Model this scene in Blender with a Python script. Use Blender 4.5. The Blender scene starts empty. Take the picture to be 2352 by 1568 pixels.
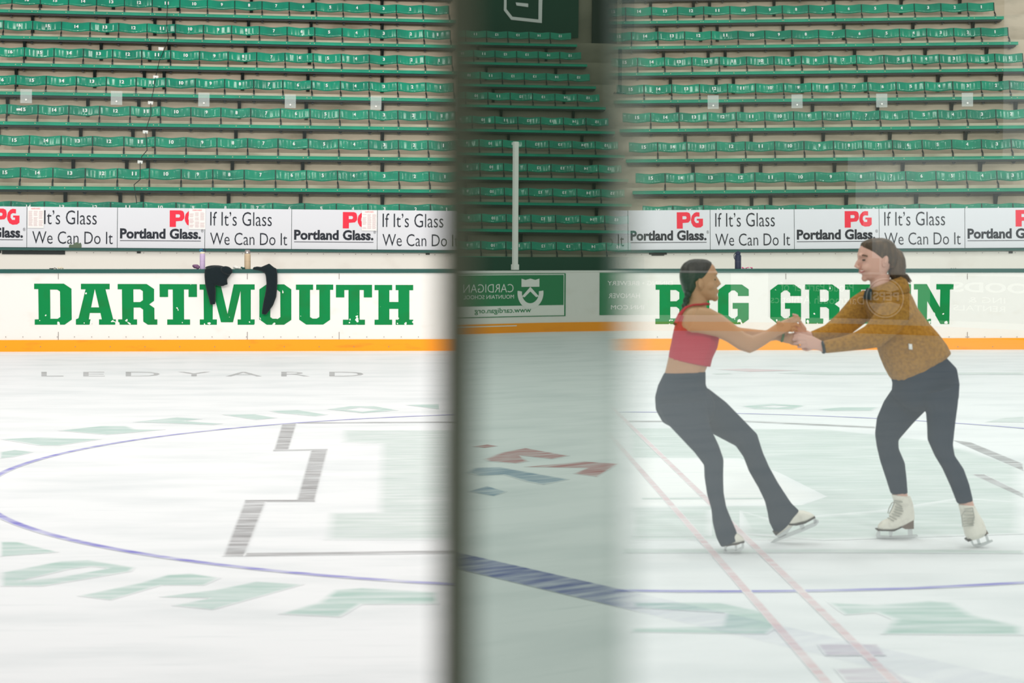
import bpy, bmesh, math, random
from mathutils import Vector, Matrix
random.seed(7)
SC = bpy.context.scene
COL = SC.collection

# ------------------------------------------------------------------ camera, light, exposure
FPX, YH, CAMH = 4350.0, 550.0, 1.62            # focal length in pixels, horizon row, eye height (m)
PSI = math.radians(2.2)                         # the camera looks a little to the right of square-on
CP, SP = math.cos(PSI), math.sin(PSI)
cam_data = bpy.data.cameras.new('camera'); cam = bpy.data.objects.new('camera', cam_data); COL.objects.link(cam)
cam.location = (0, 0, CAMH); cam.rotation_euler = (math.pi/2, 0, -PSI)
cam_data.sensor_width = 36; cam_data.lens = FPX/2352*36; cam_data.shift_y = -(784-YH)/2352
cam_data.clip_start = .02; cam_data.clip_end = 300
cam_data.dof.use_dof = True; cam_data.dof.focus_distance = 20.0
cam_data.dof.aperture_fstop = (cam_data.lens/1000)/.0165
SC.camera = cam
SC.view_settings.view_transform = 'Standard'; SC.view_settings.look = 'None'
SC.view_settings.gamma = 1; SC.view_settings.use_curve_mapping = False
SC.view_settings.exposure = 0.0
SC.cycles.use_denoising = True
SC.cycles.max_bounces = 8; SC.cycles.transparent_max_bounces = 24
SC.cycles.caustics_reflective = False; SC.cycles.caustics_refractive = False
world = bpy.data.worlds.new('arena_light'); SC.world = world; world.use_nodes = True
bg = world.node_tree.nodes['Background']; bg.inputs[0].default_value = (1.0, .985, .96, 1); bg.inputs[1].default_value = .53

def lamp(x, y, z, sx, sy, power, aim=(0, 0, -1), spread=180):
    l = bpy.data.lights.new('arena_or_fill_lamp', 'AREA'); l.shape = 'RECTANGLE'; l.size = sx; l.size_y = sy
    l.energy = power; l.spread = math.radians(spread); l.color = (1, .97, .92)
    o = bpy.data.objects.new('arena_or_fill_lamp', l); COL.objects.link(o); o.location = (x, y, z)
    o.rotation_euler = Vector(aim).to_track_quat('-Z', 'Y').to_euler()
for lx in (-15, -9, -3, 3, 9, 15, 21):
    for ly in (13.5, 19.5):
        lamp(lx+(2.5 if ly < 15 else 0), ly, 13.5, 1.0, 3.4, 185)

for lx in (-10, -3, 4, 11):  # extra overhead row, added to brighten the near ice
    lamp(lx, 4.5, 13.5, 1.0, 3.0, 110)
for lx in (-11, -4, 4, 12, 20):             # added fill lights, no known fixtures, brightening the far boards and stand
    lamp(lx, -9, 11.5, 1.6, 1.2, 290, (0, 1, -.14), 62)

# ------------------------------------------------------------------ helpers
def C(x, y, d):                                 # a point of the place seen at photo position x, y at depth d
    cx = (x-1176)/FPX*d
    return Vector((cx*CP+d*SP, -cx*SP+d*CP, CAMH-(y-YH)/FPX*d))
def CV(v):                                      # camera-aligned vector to world
    return Vector((v[0]*CP+v[1]*SP, -v[0]*SP+v[1]*CP, v[2]))
def ICE(x, y, z=.0008):
    d = FPX*(CAMH-z)/(y-YH)
    return C(x, y, d)
DB = 27.64                                      # front of the far boards
def BRD(x, y, off=.004):
    r = C(x, y, 1.0)-Vector((0, 0, CAMH)); t = (DB-off)/r.y
    return Vector((0, 0, CAMH))+r*t

def mat(name, col, rough=.6, spec=.3, metal=0, noise=None, bump=0, bscale=60, sss=0, sheen=0):
    m = bpy.data.materials.new(name); m.use_nodes = True
    nt = m.node_tree; b = nt.nodes['Principled BSDF']
    b.inputs['Base Color'].default_value = (*col, 1); b.inputs['Roughness'].default_value = rough
    b.inputs['Specular IOR Level'].default_value = spec; b.inputs['Metallic'].default_value = metal
    if sss:
        b.inputs['Subsurface Weight'].default_value = sss; b.inputs['Subsurface Radius'].default_value = (.01, .004, .002)
    if sheen:
        b.inputs['Sheen Weight'].default_value = sheen
    tc = nt.nodes.new('ShaderNodeTexCoord')
    if noise:                                   # (scale vector, second colour, low, high, detail)
        sc, c2, lo, hi, det = noise
        mp = nt.nodes.new('ShaderNodeMapping'); mp.inputs['Scale'].default_value = sc
        n = nt.nodes.new('ShaderNodeTexNoise'); n.inputs['Scale'].default_value = 1; n.inputs['Detail'].default_value = det
        r = nt.nodes.new('ShaderNodeMapRange'); r.inputs[1].default_value = lo; r.inputs[2].default_value = hi
        mx = nt.nodes.new('ShaderNodeMix'); mx.data_type = 'RGBA'
        mx.inputs[6].default_value = (*col, 1); mx.inputs[7].default_value = (*c2, 1)
        geo = nt.nodes.new('ShaderNodeNewGeometry')
        nt.links.new(geo.outputs['Position'], mp.inputs[0]); nt.links.new(mp.outputs[0], n.inputs['Vector'])
        nt.links.new(n.outputs[0], r.inputs[0]); nt.links.new(r.outputs[0], mx.inputs[0]); nt.links.new(mx.outputs[2], b.inputs['Base Color'])
    if bump:
        n2 = nt.nodes.new('ShaderNodeTexNoise'); n2.inputs['Scale'].default_value = bscale; n2.inputs['Detail'].default_value = 4
        nt.links.new(tc.outputs['Object'], n2.inputs['Vector'])
        bp = nt.nodes.new('ShaderNodeBump'); bp.inputs['Strength'].default_value = bump; bp.inputs['Distance'].default_value = .01
        nt.links.new(n2.outputs[0], bp.inputs['Height']); nt.links.new(bp.outputs[0], b.inputs['Normal'])
    return m

M = {}
M['board'] = mat('white_board', (.79, .77, .735), .35, .3, noise=((3, 3, 5), (.74, .71, .66), .58, .75, 6))
M['wall'] = mat('bench_wall_white', (.76, .73, .67), .45, .3, noise=((2, 2, 3), (.70, .66, .60), .58, .75, 6))
M['orange'] = mat('orange_kick', (.95, .33, .002), .45, .3, noise=((2, 2, 9), (.70, .22, .01), .6, .8, 5))
M['cap'] = mat('green_cap', (.003, .075, .062), .35, .4)
M['seat'] = mat('green_seat', (.0, .275, .16), .12, .5, noise=((2.2, 2.2, 2.2), (.0, .19, .115), .4, .65, 2))
M['plank'] = mat('green_plank', (.0, .33, .195), .35, .15, noise=((1.5, 1.5, 1.5), (.0, .26, .155), .4, .6, 3))
M['black'] = mat('black_steel', (.006, .012, .012), .45, .3)
M['number'] = mat('white_number', (.85, .87, .85), .5)
M['bolt'] = mat('brass_bolt', (.75, .66, .45), .4)
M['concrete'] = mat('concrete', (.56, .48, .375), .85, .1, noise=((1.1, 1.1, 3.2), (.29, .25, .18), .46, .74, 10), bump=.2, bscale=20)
M['concrete_dimmed'] = mat('concrete_dimmed', (.27, .25, .19), .9, .1, noise=((.7, .7, 1.5), (.18, .17, .13), .4, .7, 8))  # concrete copy with the dim light at the bend put into its colour
M['sign'] = mat('sign_white', (.68, .69, .73), .4, .3)
M['ink'] = mat('sign_ink', (.008, .012, .022), .5)
M['red'] = mat('sign_red', (.80, .018, .05), .5)
M['paper'] = mat('paper', (.86, .84, .82), .7)
M['paper_ink'] = mat('paper_ink', (.62, .45, .46), .7)
M['clip'] = mat('clear_clip', (.70, .76, .74), .2, .5)
M['navy'] = mat('navy', (.012, .02, .06), .4)
M['lavender'] = mat('lavender', (.55, .42, .62), .45)
M['lblue'] = mat('lid_blue', (.03, .20, .35), .4)
M['lid'] = mat('lid_grey', (.25, .22, .21), .4)
M['beige'] = mat('beige', (.55, .42, .28), .45)
M['cream'] = mat('cream', (.75, .66, .5), .5)
M['pink'] = mat('hot_pink', (.85, .05, .25), .5)
M['purple'] = mat('purple', (.20, .10, .19), .6)
M['white'] = mat('white_cloth', (.8, .78, .74), .7)
M['olive'] = mat('olive_stain', (.12, .16, .11), .8)
M['cloth'] = mat('black_cloth', (.010, .017, .020), .9, .1, bump=1.0, bscale=16, sheen=.12)
M['ad_green'] = mat('ad_green', (.015, .20, .075), .5)
M['ad_white'] = mat('ad_white', (.78, .78, .74), .5)
M['ad_dark'] = mat('ad_dark', (.012, .045, .04), .5)
M['banner'] = mat('banner_green', (.004, .055, .032), .7)
M['door_dark'] = mat('door_dark', (.012, .02, .018), .7)
M['pole'] = mat('white_pole', (.85, .84, .80), .35)
M['skin_tan'] = mat('skin_tan', (.50, .27, .15), .5, .3, sss=.12)
M['skin_fair'] = mat('skin_fair', (.66, .39, .31), .5, .3, sss=.12)
M['eye'] = mat('eye_dark', (.03, .02, .015), .3)
M['lip'] = mat('lip', (.45, .13, .12), .45)
M['tooth'] = mat('tooth', (.8, .77, .7), .4)
M['brow'] = mat('brow', (.10, .06, .035), .8)
M['hair_black'] = mat('hair_black', (.010, .010, .011), .45, .4, noise=((60, 60, 8), (.03, .028, .025), .45, .65, 3), bump=.4, bscale=80)
M['hair_brown'] = mat('hair_brown', (.050, .030, .016), .5, .3, noise=((50, 50, 8), (.115, .068, .034), .42, .65, 3), bump=.4, bscale=80)
M['legging'] = mat('legging', (.008, .020, .042), .8, .1)
M['top_red'] = mat('top_red', (.50, .022, .05), .7, .2)
M['fleece'] = mat('fleece', (.40, .20, .035), .95, .1, noise=((60, 60, 60), (.28, .135, .025), .4, .65, 4), bump=.8, bscale=90, sheen=.08)
M['collar'] = mat('collar', (.015, .03, .035), .8)
M['boot'] = mat('boot_white', (.78, .75, .66), .5, .3, noise=((25, 25, 25), (.66, .63, .55), .5, .7, 3))
M['sole'] = mat('sole_brown', (.035, .025, .02), .5)
M['heel'] = mat('heel_brown', (.16, .11, .085), .5)
M['steel'] = mat('blade_steel', (.62, .64, .64), .25, .5, metal=.85)
M['lace'] = mat('lace_grey', (.38, .38, .33), .8)
M['bracelet'] = mat('bracelet_green', (.05, .16, .05), .6)

def letter_mat(name, col, zlo=.30, zhi=.62):    # green vinyl with flaked chips, more of them near the ice
    m = mat(name, col, .45, .12, noise=((4, 4, 4), (col[0]*1.3+.006, col[1]*.85, col[2]*.8), .5, .7, 4))
    nt = m.node_tree; b = nt.nodes['Principled BSDF']
    src = b.inputs['Base Color'].links[0].from_socket
    geo = nt.nodes.new('ShaderNodeNewGeometry'); sx = nt.nodes.new('ShaderNodeSeparateXYZ')
    nt.links.new(geo.outputs['Position'], sx.inputs[0])
    n = nt.nodes.new('ShaderNodeTexNoise'); n.inputs['Scale'].default_value = 13; n.inputs['Detail'].default_value = 1.5
    nt.links.new(geo.outputs['Position'], n.inputs['Vector'])
    th = nt.nodes.new('ShaderNodeMapRange'); th.inputs[1].default_value = zlo; th.inputs[2].default_value = zhi
    th.inputs[3].default_value = .588; th.inputs[4].default_value = .76
    nt.links.new(sx.outputs[2], th.inputs[0])
    gt = nt.nodes.new('ShaderNodeMath'); gt.operation = 'GREATER_THAN'
    nt.links.new(n.outputs[0], gt.inputs[0]); nt.links.new(th.outputs[0], gt.inputs[1])
    mx = nt.nodes.new('ShaderNodeMix'); mx.data_type = 'RGBA'; mx.inputs[7].default_value = (.83, .82, .76, 1)
    nt.links.new(gt.outputs[0], mx.inputs[0]); nt.links.new(src, mx.inputs[6]); nt.links.new(mx.outputs[2], b.inputs['Base Color'])
    return m
M['letter'] = letter_mat('letter_green', (.0, .215, .055))

def ice_mat():
    m = bpy.data.materials.new('ice'); m.use_nodes = True; nt = m.node_tree; b = nt.nodes['Principled BSDF']
    b.inputs['Roughness'].default_value = .45; b.inputs['Specular IOR Level'].default_value = .10
    geo = nt.nodes.new('ShaderNodeNewGeometry')
    def noise(scale, rot, det, lo, hi):
        mp = nt.nodes.new('ShaderNodeMapping'); mp.inputs['Scale'].default_value = scale; mp.inputs['Rotation'].default_value = (0, 0, rot)
        n = nt.nodes.new('ShaderNodeTexNoise'); n.inputs['Scale'].default_value = 1; n.inputs['Detail'].default_value = det
        r = nt.nodes.new('ShaderNodeMapRange'); r.inputs[1].default_value = lo; r.inputs[2].default_value = hi
        nt.links.new(geo.outputs['Position'], mp.inputs[0]); nt.links.new(mp.outputs[0], n.inputs['Vector']); nt.links.new(n.outputs[0], r.inputs[0])
        return r.outputs[0]
    a = noise((.9, 2.2, 1), .2, 8, .45, .75)      # cloudy wear
    c = noise((1.6, 26, 1), .12, 5, .60, .80)     # long skate cuts
    e = noise((1.3, 21, 1), -.35, 5, .63, .82)
    ad = nt.nodes.new('ShaderNodeMath'); ad.operation = 'MAXIMUM'; nt.links.new(c, ad.inputs[0]); nt.links.new(e, ad.inputs[1])
    m1 = nt.nodes.new('ShaderNodeMix'); m1.data_type = 'RGBA'
    m1.inputs[6].default_value = (.86, .88, .905, 1); m1.inputs[7].default_value = (.735, .77, .795, 1); nt.links.new(a, m1.inputs[0])
    m2 = nt.nodes.new('ShaderNodeMix'); m2.data_type = 'RGBA'; m2.inputs[7].default_value = (.63, .68, .705, 1)
    ml = nt.nodes.new('ShaderNodeMath'); ml.operation = 'MULTIPLY'; ml.inputs[1].default_value = .6; nt.links.new(ad.outputs[0], ml.inputs[0])
    nt.links.new(m1.outputs[2], m2.inputs[6]); nt.links.new(ml.outputs[0], m2.inputs[0]); nt.links.new(m2.outputs[2], b.inputs['Base Color'])
    return m
M['ice'] = ice_mat()
def paint_mat(name, col, amt):                  # paint under scratched ice: the ice material with colour showing through, thinner along skate marks
    m = M['ice'].copy(); m.name = name; nt = m.node_tree; b = nt.nodes['Principled BSDF']
    src = b.inputs['Base Color'].links[0].from_socket
    at = nt.nodes.new('ShaderNodeAttribute'); at.attribute_name = 'cover'
    geo = nt.nodes.new('ShaderNodeNewGeometry'); mp = nt.nodes.new('ShaderNodeMapping'); mp.inputs['Scale'].default_value = (2.2, 15, 1); mp.inputs['Rotation'].default_value = (0, 0, .15)
    n = nt.nodes.new('ShaderNodeTexNoise'); n.inputs['Scale'].default_value = 1; n.inputs['Detail'].default_value = 8
    r = nt.nodes.new('ShaderNodeMapRange'); r.inputs[1].default_value = .35; r.inputs[2].default_value = .7; r.inputs[3].default_value = amt*1.1; r.inputs[4].default_value = amt*.32
    nt.links.new(geo.outputs['Position'], mp.inputs[0]); nt.links.new(mp.outputs[0], n.inputs['Vector']); nt.links.new(n.outputs[0], r.inputs[0])
    mu = nt.nodes.new('ShaderNodeMath'); mu.operation = 'MULTIPLY'; nt.links.new(at.outputs['Fac'], mu.inputs[0]); nt.links.new(r.outputs[0], mu.inputs[1])
    mx = nt.nodes.new('ShaderNodeMix'); mx.data_type = 'RGBA'; mx.inputs[7].default_value = (*col, 1)
    nt.links.new(mu.outputs[0], mx.inputs[0]); nt.links.new(src, mx.inputs[6]); nt.links.new(mx.outputs[2], b.inputs['Base Color'])
    return m
M['p_blue'] = paint_mat('paint_blue', (.12, .10, .58), .80)
M['p_line'] = paint_mat('paint_blue_line', (.07, .09, .34), .85)
M['p_green'] = paint_mat('paint_green', (.16, .42, .33), .55)
M['p_grey'] = paint_mat('paint_grey', (.20, .19, .20), .72)
M['p_fill'] = paint_mat('paint_fill', (.38, .52, .46), .50)
M['p_white'] = paint_mat('paint_white', (.93, .935, .94), .95)
M['p_patch'] = paint_mat('paint_patch', (.42, .30, .42), .45)
M['p_red'] = paint_mat('paint_red', (.62, .20, .24), .42)
M['p_logo_red'] = paint_mat('paint_logo_red', (.45, .09, .10), .75)
M['p_logo_blue'] = paint_mat('paint_logo_blue', (.10, .22, .36), .75)

def glass_mat(name, fac, tint, fres=None, rough=0.0):
    m = bpy.data.materials.new(name); m.use_nodes = True; nt = m.node_tree; nt.nodes.remove(nt.nodes['Principled BSDF'])
    out = nt.nodes['Material Output']; tr = nt.nodes.new('ShaderNodeBsdfTransparent'); tr.inputs[0].default_value = (*tint, 1)
    gl = nt.nodes.new('ShaderNodeBsdfGlossy'); gl.inputs['Roughness'].default_value = rough; gl.inputs[0].default_value = (.92, 1, .97, 1)
    mx = nt.nodes.new('ShaderNodeMixShader'); mx.inputs[0].default_value = fac
    if fres:
        f = nt.nodes.new('ShaderNodeFresnel'); f.inputs[0].default_value = fres; nt.links.new(f.outputs[0], mx.inputs[0])
    nt.links.new(tr.outputs[0], mx.inputs[1]); nt.links.new(gl.outputs[0], mx.inputs[2]); nt.links.new(mx.outputs[0], out.inputs[0])
    return m
M['pane'] = glass_mat('rink_glass', .1, (.925, .98, .97), fres=1.85)
M['pane_far'] = glass_mat('far_glass', .025, (.97, .985, .98))
M['pane_edge'] = glass_mat('glass_edge', .3, (.55, .75, .66), rough=.2)
M['clip'] = glass_mat('clear_clip', .22, (.86, .90, .89), rough=.35)
def film_mat(name, fac, col):
    m = bpy.data.materials.new(name); m.use_nodes = True; nt = m.node_tree; nt.nodes.remove(nt.nodes['Principled BSDF'])
    tr = nt.nodes.new('ShaderNodeBsdfTransparent'); df = nt.nodes.new('ShaderNodeBsdfDiffuse'); df.inputs[0].default_value = (*col, 1)
    mx = nt.nodes.new('ShaderNodeMixShader'); mx.inputs[0].default_value = fac
    nt.links.new(tr.outputs[0], mx.inputs[1]); nt.links.new(df.outputs[0], mx.inputs[2]); nt.links.new(mx.outputs[0], nt.nodes['Material Output'].inputs[0]); return m
M['clip'] = film_mat('clear_clip', .30, (.62, .68, .66)); M['pane_edge'] = film_mat('glass_edge', .22, (.55, .65, .60))
def strip_mat():                                # dark green polished upright, reflecting the rink
    m = bpy.data.materials.new('dark_polished'); m.use_nodes = True; nt = m.node_tree; nt.nodes.remove(nt.nodes['Principled BSDF'])
    out = nt.nodes['Material Output']; df = nt.nodes.new('ShaderNodeBsdfDiffuse'); df.inputs[0].default_value = (.035, .055, .035, 1)
    gl = nt.nodes.new('ShaderNodeBsdfGlossy'); gl.inputs['Roughness'].default_value = 0; gl.inputs[0].default_value = (.86, 1.0, .93, 1)
    mx = nt.nodes.new('ShaderNodeMixShader'); mx.inputs[0].default_value = .56
    nt.links.new(df.outputs[0], mx.inputs[1]); nt.links.new(gl.outputs[0], mx.inputs[2]); nt.links.new(mx.outputs[0], out.inputs[0])
    return m
M['strip'] = strip_mat()
M['rubber'] = mat('dark_rubber', (.055, .065, .035), .7, .2)

def link(name, me, m=None, parent=None):
    o = bpy.data.objects.new(name, me); COL.objects.link(o)
    if m is not None:
        me.materials.clear(); me.materials.append(m)
    if parent is not None: o.parent = parent
    return o
def obj(name, bm, m, parent=None, smooth=False, world=False):
    if world and parent is not None:
        bm.transform(parent.matrix_basis.inverted())
    bmesh.ops.recalc_face_normals(bm, faces=bm.faces[:])
    me = bpy.data.meshes.new(name); bm.to_mesh(me); bm.free()
    if smooth: me.polygons.foreach_set('use_smooth', [True]*len(me.polygons))
    return link(name, me, m, parent)
def empty(name, mw):
    o = bpy.data.objects.new(name, None); COL.objects.link(o); o.empty_display_size = .1
    o.matrix_basis = mw if isinstance(mw, Matrix) else Matrix.Translation(mw)
    return o
def tag(o, label, cat, group=None):
    o['label'] = label; o['category'] = cat
    if group: o['group'] = group
    return o
def struct(o):
    o['kind'] = 'structure'; return o
def box(bm, x0, x1, y0, y1, z0, z1, mw=None):
    vs = [bm.verts.new((x, y, z)) for x in (x0, x1) for y in (y0, y1) for z in (z0, z1)]
    for f in ((0, 1, 3, 2), (4, 6, 7, 5), (0, 4, 5, 1), (2, 3, 7, 6), (0, 2, 6, 4), (1, 5, 7, 3)):
        bm.faces.new([vs[i] for i in f])
    if mw is not None:
        for v in vs: v.co = mw @ v.co
    return vs
def bm_box(*a):
    bm = bmesh.new(); box(bm, *a); return bm
def prism(bm, pts, dirv):                        # polygon extruded along dirv
    dirv = Vector(dirv)
    a = [bm.verts.new(p) for p in pts]; b = [bm.verts.new(Vector(p)+dirv) for p in pts]
    n = len(pts)
    bm.faces.new(a); bm.faces.new(b[::-1])
    for i in range(n): bm.faces.new((a[i], a[(i+1) % n], b[(i+1) % n], b[i]))
def lathe(bm, prof, cx, cy, seg=20):
    rows = []
    for r, z in prof:
        rows.append([bm.verts.new((cx+r*math.cos(2*math.pi*i/seg), cy+r*math.sin(2*math.pi*i/seg), z)) for i in range(seg)])
    for a, b in zip(rows, rows[1:]):
        for i in range(seg): bm.faces.new((a[i], a[(i+1) % seg], b[(i+1) % seg], b[i]))
    bm.faces.new(rows[0][::-1]); bm.faces.new(rows[-1])
def poly_fill(loops, conv):                     # polygon with holes, as a flat face set
    bm = bmesh.new(); es = []
    for lp in loops:
        vs = [bm.verts.new(conv(*p)) for p in lp]
        es += [bm.edges.new((vs[i], vs[(i+1) % len(vs)])) for i in range(len(vs))]
    bmesh.ops.triangle_fill(bm, use_beauty=True, use_dissolve=False, edges=es)
    return bm
def text_bm(s, bold=0.0):
    cu = bpy.data.curves.new('t', 'FONT'); cu.body = s; cu.offset = bold; cu.resolution_u = 3
    o = bpy.data.objects.new('t', cu); COL.objects.link(o)
    dg = bpy.context.evaluated_depsgraph_get(); dg.update()
    me = o.evaluated_get(dg).to_mesh(); bm = bmesh.new(); bm.from_mesh(me); o.evaluated_get(dg).to_mesh_clear()
    bpy.data.objects.remove(o); bpy.data.curves.remove(cu)
    xs = [v.co.x for v in bm.verts]; ys = [v.co.y for v in bm.verts]
    x0, x1, y0, y1 = min(xs), max(xs), min(ys), max(ys)
    for v in bm.verts: v.co = Vector(((v.co.x-x0)/(x1-x0), (v.co.y-y0)/(y1-y0), 0))
    return bm
def text_on(s, conv, bold=0.0):                 # unit text mapped with conv(u, v)
    bm = text_bm(s, bold)
    for v in bm.verts: v.co = conv(v.co.x, v.co.y)
    return bm

def tube_pts(bm, pts, rad, seg=10):
    rows = []; n = len(pts)
    up = Vector((.13, 1, .21))
    for i, p in enumerate(pts):
        t = (pts[min(i+1, n-1)]-pts[max(i-1, 0)]).normalized(); a = t.cross(up).normalized(); b = t.cross(a)
        rows.append([bm.verts.new(p+(a*math.cos(2*math.pi*k/seg)+b*math.sin(2*math.pi*k/seg))*rad[i]) for k in range(seg)])
    for a, b in zip(rows, rows[1:]):
        for k in range(seg): bm.faces.new((a[k], a[(k+1) % seg], b[(k+1) % seg], b[k]))
    bm.faces.new(rows[0][::-1]); bm.faces.new(rows[-1])

# ------------------------------------------------------------------ the ice and its painted markings
floor = struct(obj('floor', bm_box(-60, 45, -6, 27.7, -.3, 0), M['ice']))
def feather(bm, t):                              # paint thins out towards its rim
    lay = bm.verts.layers.float.new('cover')
    if t:
        for v in bm.verts: v[lay] = 0
        old = set(bm.verts)
        bmesh.ops.recalc_face_normals(bm, faces=bm.faces[:])
        ar = sum(f.calc_area() for f in bm.faces); per = sum(e.calc_length() for e in bm.edges if e.is_boundary); t = min(t, .42*ar/per)
        bmesh.ops.inset_region(bm, faces=bm.faces[:], thickness=t, use_boundary=True, use_even_offset=False)
        for v in bm.verts: v[lay] = 0 if v.is_boundary else 1
    else:
        for v in bm.verts: v[lay] = 1
    return bm
LAYER = [0]
def ice_part(name, loops, m, z=.0008, t=.10):
    LAYER[0] += 1; z += .00002*LAYER[0]
    return obj(name, feather(poly_fill(loops, lambda x, y: ICE(x, y, z)), t), M[m], floor)
def Z5(pts): return [(x/2.0415, 800+y/2.0415) for x, y in pts]
def Z7(pts): return [(1400+x/2.042, 800+y/2.042) for x, y in pts]
CCX, CCY = 1.50, 13.2                            # centre spot
bm = bmesh.new(); NS = 160
ri, ro = 4.50, 4.565
a = [bm.verts.new((CCX+ri*math.cos(t), CCY+ri*math.sin(t), .0022)) for t in [2*math.pi*i/NS for i in range(NS)]]
b = [bm.verts.new((CCX+ro*math.cos(t), CCY+ro*math.sin(t), .0022)) for t in [2*math.pi*i/NS for i in range(NS)]]
for i in range(NS): bm.faces.new((a[i], a[(i+1) % NS], b[(i+1) % NS], b[i]))
obj('painted_circle', feather(bm, .015), M['p_blue'], floor)
# the big outlined letter at the centre
ice_part('painted_logo_fill', [Z5([(1595, 382), (2060, 380), (2350, 385), (2350, 900), (2060, 900), (1510, 898), (1530, 768), (1755, 765), (1770, 447), (1590, 440)])], 'p_fill', .0006)
ice_part('painted_logo_fill', [[(1440, 982), (1900, 985), (2150, 1012), (2352, 1070), (2352, 1200), (1950, 1240), (1440, 1240)]], 'p_fill', .0006)
ice_part('painted_logo_counter', [[(1440, 1050), (1700, 1052), (1790, 1085), (1900, 1140), (1840, 1160), (1440, 1165)]], 'p_white', .0009, .4)
for q in ([(1320, 350), (1395, 350), (1355, 480), (1280, 480)], [(1455, 476), (1540, 476), (1480, 716), (1385, 716)], [(1145, 710), (1255, 710), (1150, 975), (1040, 975)],
          [(1390, 346), (2050, 342), (2350, 345), (2350, 350), (2050, 348), (1390, 352)], [(1278, 474), (1540, 470), (1540, 477), (1278, 481)],
          [(1145, 709), (1482, 709), (1480, 719), (1143, 719)], [(1150, 958), (2060, 946), (2500, 944), (2500, 958), (2060, 962), (1140, 975)]):
    ice_part('painted_logo_outline', [Z5(q)], 'p_grey', .0012)
for q in ([(60, 338), (640, 338), (1250, 366), (1250, 374), (640, 345), (60, 345)], [(1610, 430), (1700, 440), (1944, 540), (1944, 575)], [(1700, 590), (1760, 590), (1944, 680), (1944, 700)],
          [(60, 938), (1000, 938), (1944, 945), (1944, 962), (1000, 958), (60, 960)], [(150, 700), (480, 698), (480, 708), (150, 708)], [(540, 700), (720, 700), (720, 706), (540, 708)]):
    ice_part('painted_logo_outline', [Z7(q)], 'p_fill' if q[0][1] > 600 else 'p_grey', .0012)
# green letters round the circle
for lp in ([[(0, 905), (90, 905), (280, 955), (0, 975)]],
           [[(0, 1050), (280, 995), (420, 990), (640, 1025), (620, 1045), (200, 1115), (0, 1115)], [(100, 1088), (330, 1035), (430, 1022), (500, 1030), (250, 1075)]],
           [[(360, 1160), (640, 1100), (780, 1060), (900, 1052), (1040, 1075), (960, 1110), (760, 1110), (520, 1180)]],
           [[(740, 1165), (1000, 1130), (1200, 1090), (1430, 1105), (1000, 1225), (800, 1205), (980, 1170)]],
           [[(1300, 1245), (1480, 1190), (1560, 1130), (1700, 1120), (2060, 1140), (2060, 1200), (1700, 1200), (1600, 1260)]],
           [[(0, 485), (70, 475), (160, 485), (60, 510), (0, 515)]], [[(0, 425), (180, 415), (480, 425), (280, 455), (180, 455)]],
           [[(270, 385), (470, 362), (600, 362), (640, 378), (780, 380), (500, 405)]], [[(620, 345), (830, 322), (950, 330), (870, 340), (1050, 352), (1000, 358)]],
           [[(1040, 310), (1200, 308), (1300, 325), (1200, 335)]], [[(1260, 292), (1400, 288), (1540, 310), (1480, 318), (1300, 302)]],
           [[(1530, 285), (1640, 270), (1760, 270), (1870, 290), (1700, 303)], [(1620, 287), (1690, 277), (1780, 287), (1700, 296)]], [[(1900, 265), (2060, 260), (2060, 285)]]):
    ice_part('painted_letter', [Z5(l) for l in lp], 'p_green')
for lp in ([[(110, 1190), (520, 1190), (760, 1240), (800, 1300), (740, 1340), (100, 1330), (100, 1310), (520, 1300), (540, 1240), (110, 1215)]],
           [[(1020, 1190), (1250, 1200), (1500, 1180), (1620, 1190), (1720, 1250), (1944, 1300), (1944, 1345), (1270, 1340), (1320, 1270), (1250, 1240), (1100, 1250)]],
           [[(620, 270), (760, 258), (915, 268), (860, 284), (680, 284)], [(700, 274), (770, 266), (850, 272), (780, 278)]],
           [[(980, 285), (1080, 275), (1260, 276), (1230, 292), (1020, 292)]], [[(1760, 345), (1850, 325), (1944, 320), (1944, 346)]],
           [[(100, 755), (480, 755), (480, 880), (100, 880)]], [[(610, 760), (760, 800), (1250, 760), (1640, 700), (1944, 720), (1944, 870), (1000, 900), (610, 870)]]):
    ice_part('painted_letter', [Z7(l) for l in lp], 'p_green' if len(lp[0]) > 4 and lp[0][0][1] != 760 else 'p_fill', .0008)
# centre line: two thin red edges
def gstrip(name, p0, p1, w, m, z=.0024):
    d = (p1-p0).normalized(); n = Vector((-d.y, d.x, 0))*w/2
    bm = bmesh.new(); bm.faces.new([bm.verts.new(Vector((q.x, q.y, z))) for q in (p0+n, p1+n, p1-n, p0-n)])
    return obj(name, feather(bm, .012), M[m], floor)
for sx in (-.125, .125):
    gstrip('painted_centre_line', Vector((1.54+sx, 4.5, 0)), Vector((1.54+sx, 27.5, 0)), .045, 'p_red')
ice_part('painted_centre_patch', [Z7([(970, 1385), (1260, 1385), (1300, 1440), (1010, 1440)])], 'p_patch', .0016, .10)
ice_part('painted_centre_patch', [Z7([(1050, 1500), (1300, 1490), (1420, 1568), (1110, 1568)])], 'p_patch', .0016, .10)
# sponsor word beyond the circle
def ice_text(s, x0, x1, y0, y1, m):
    return obj('painted_word', feather(text_on(s, lambda u, v: ICE(x0+(x1-x0)*u, y1+(y0-y1)*v, .0008)), 0), M[m], floor)
ice_text('L E D Y A R D', 95, 835, 853.5, 864, 'p_grey')
for q in ([(500, 98), (640, 94), (900, 103), (660, 110)],):
    ice_part('painted_patch', [Z7(q)], 'p_red')
for q in ([(790, 116), (900, 110), (1944, 112), (1944, 122), (1000, 124)], [(480, 118), (560, 116), (580, 120), (500, 122)]):
    ice_part('painted_patch', [Z7(q)], 'p_fill')

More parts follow.
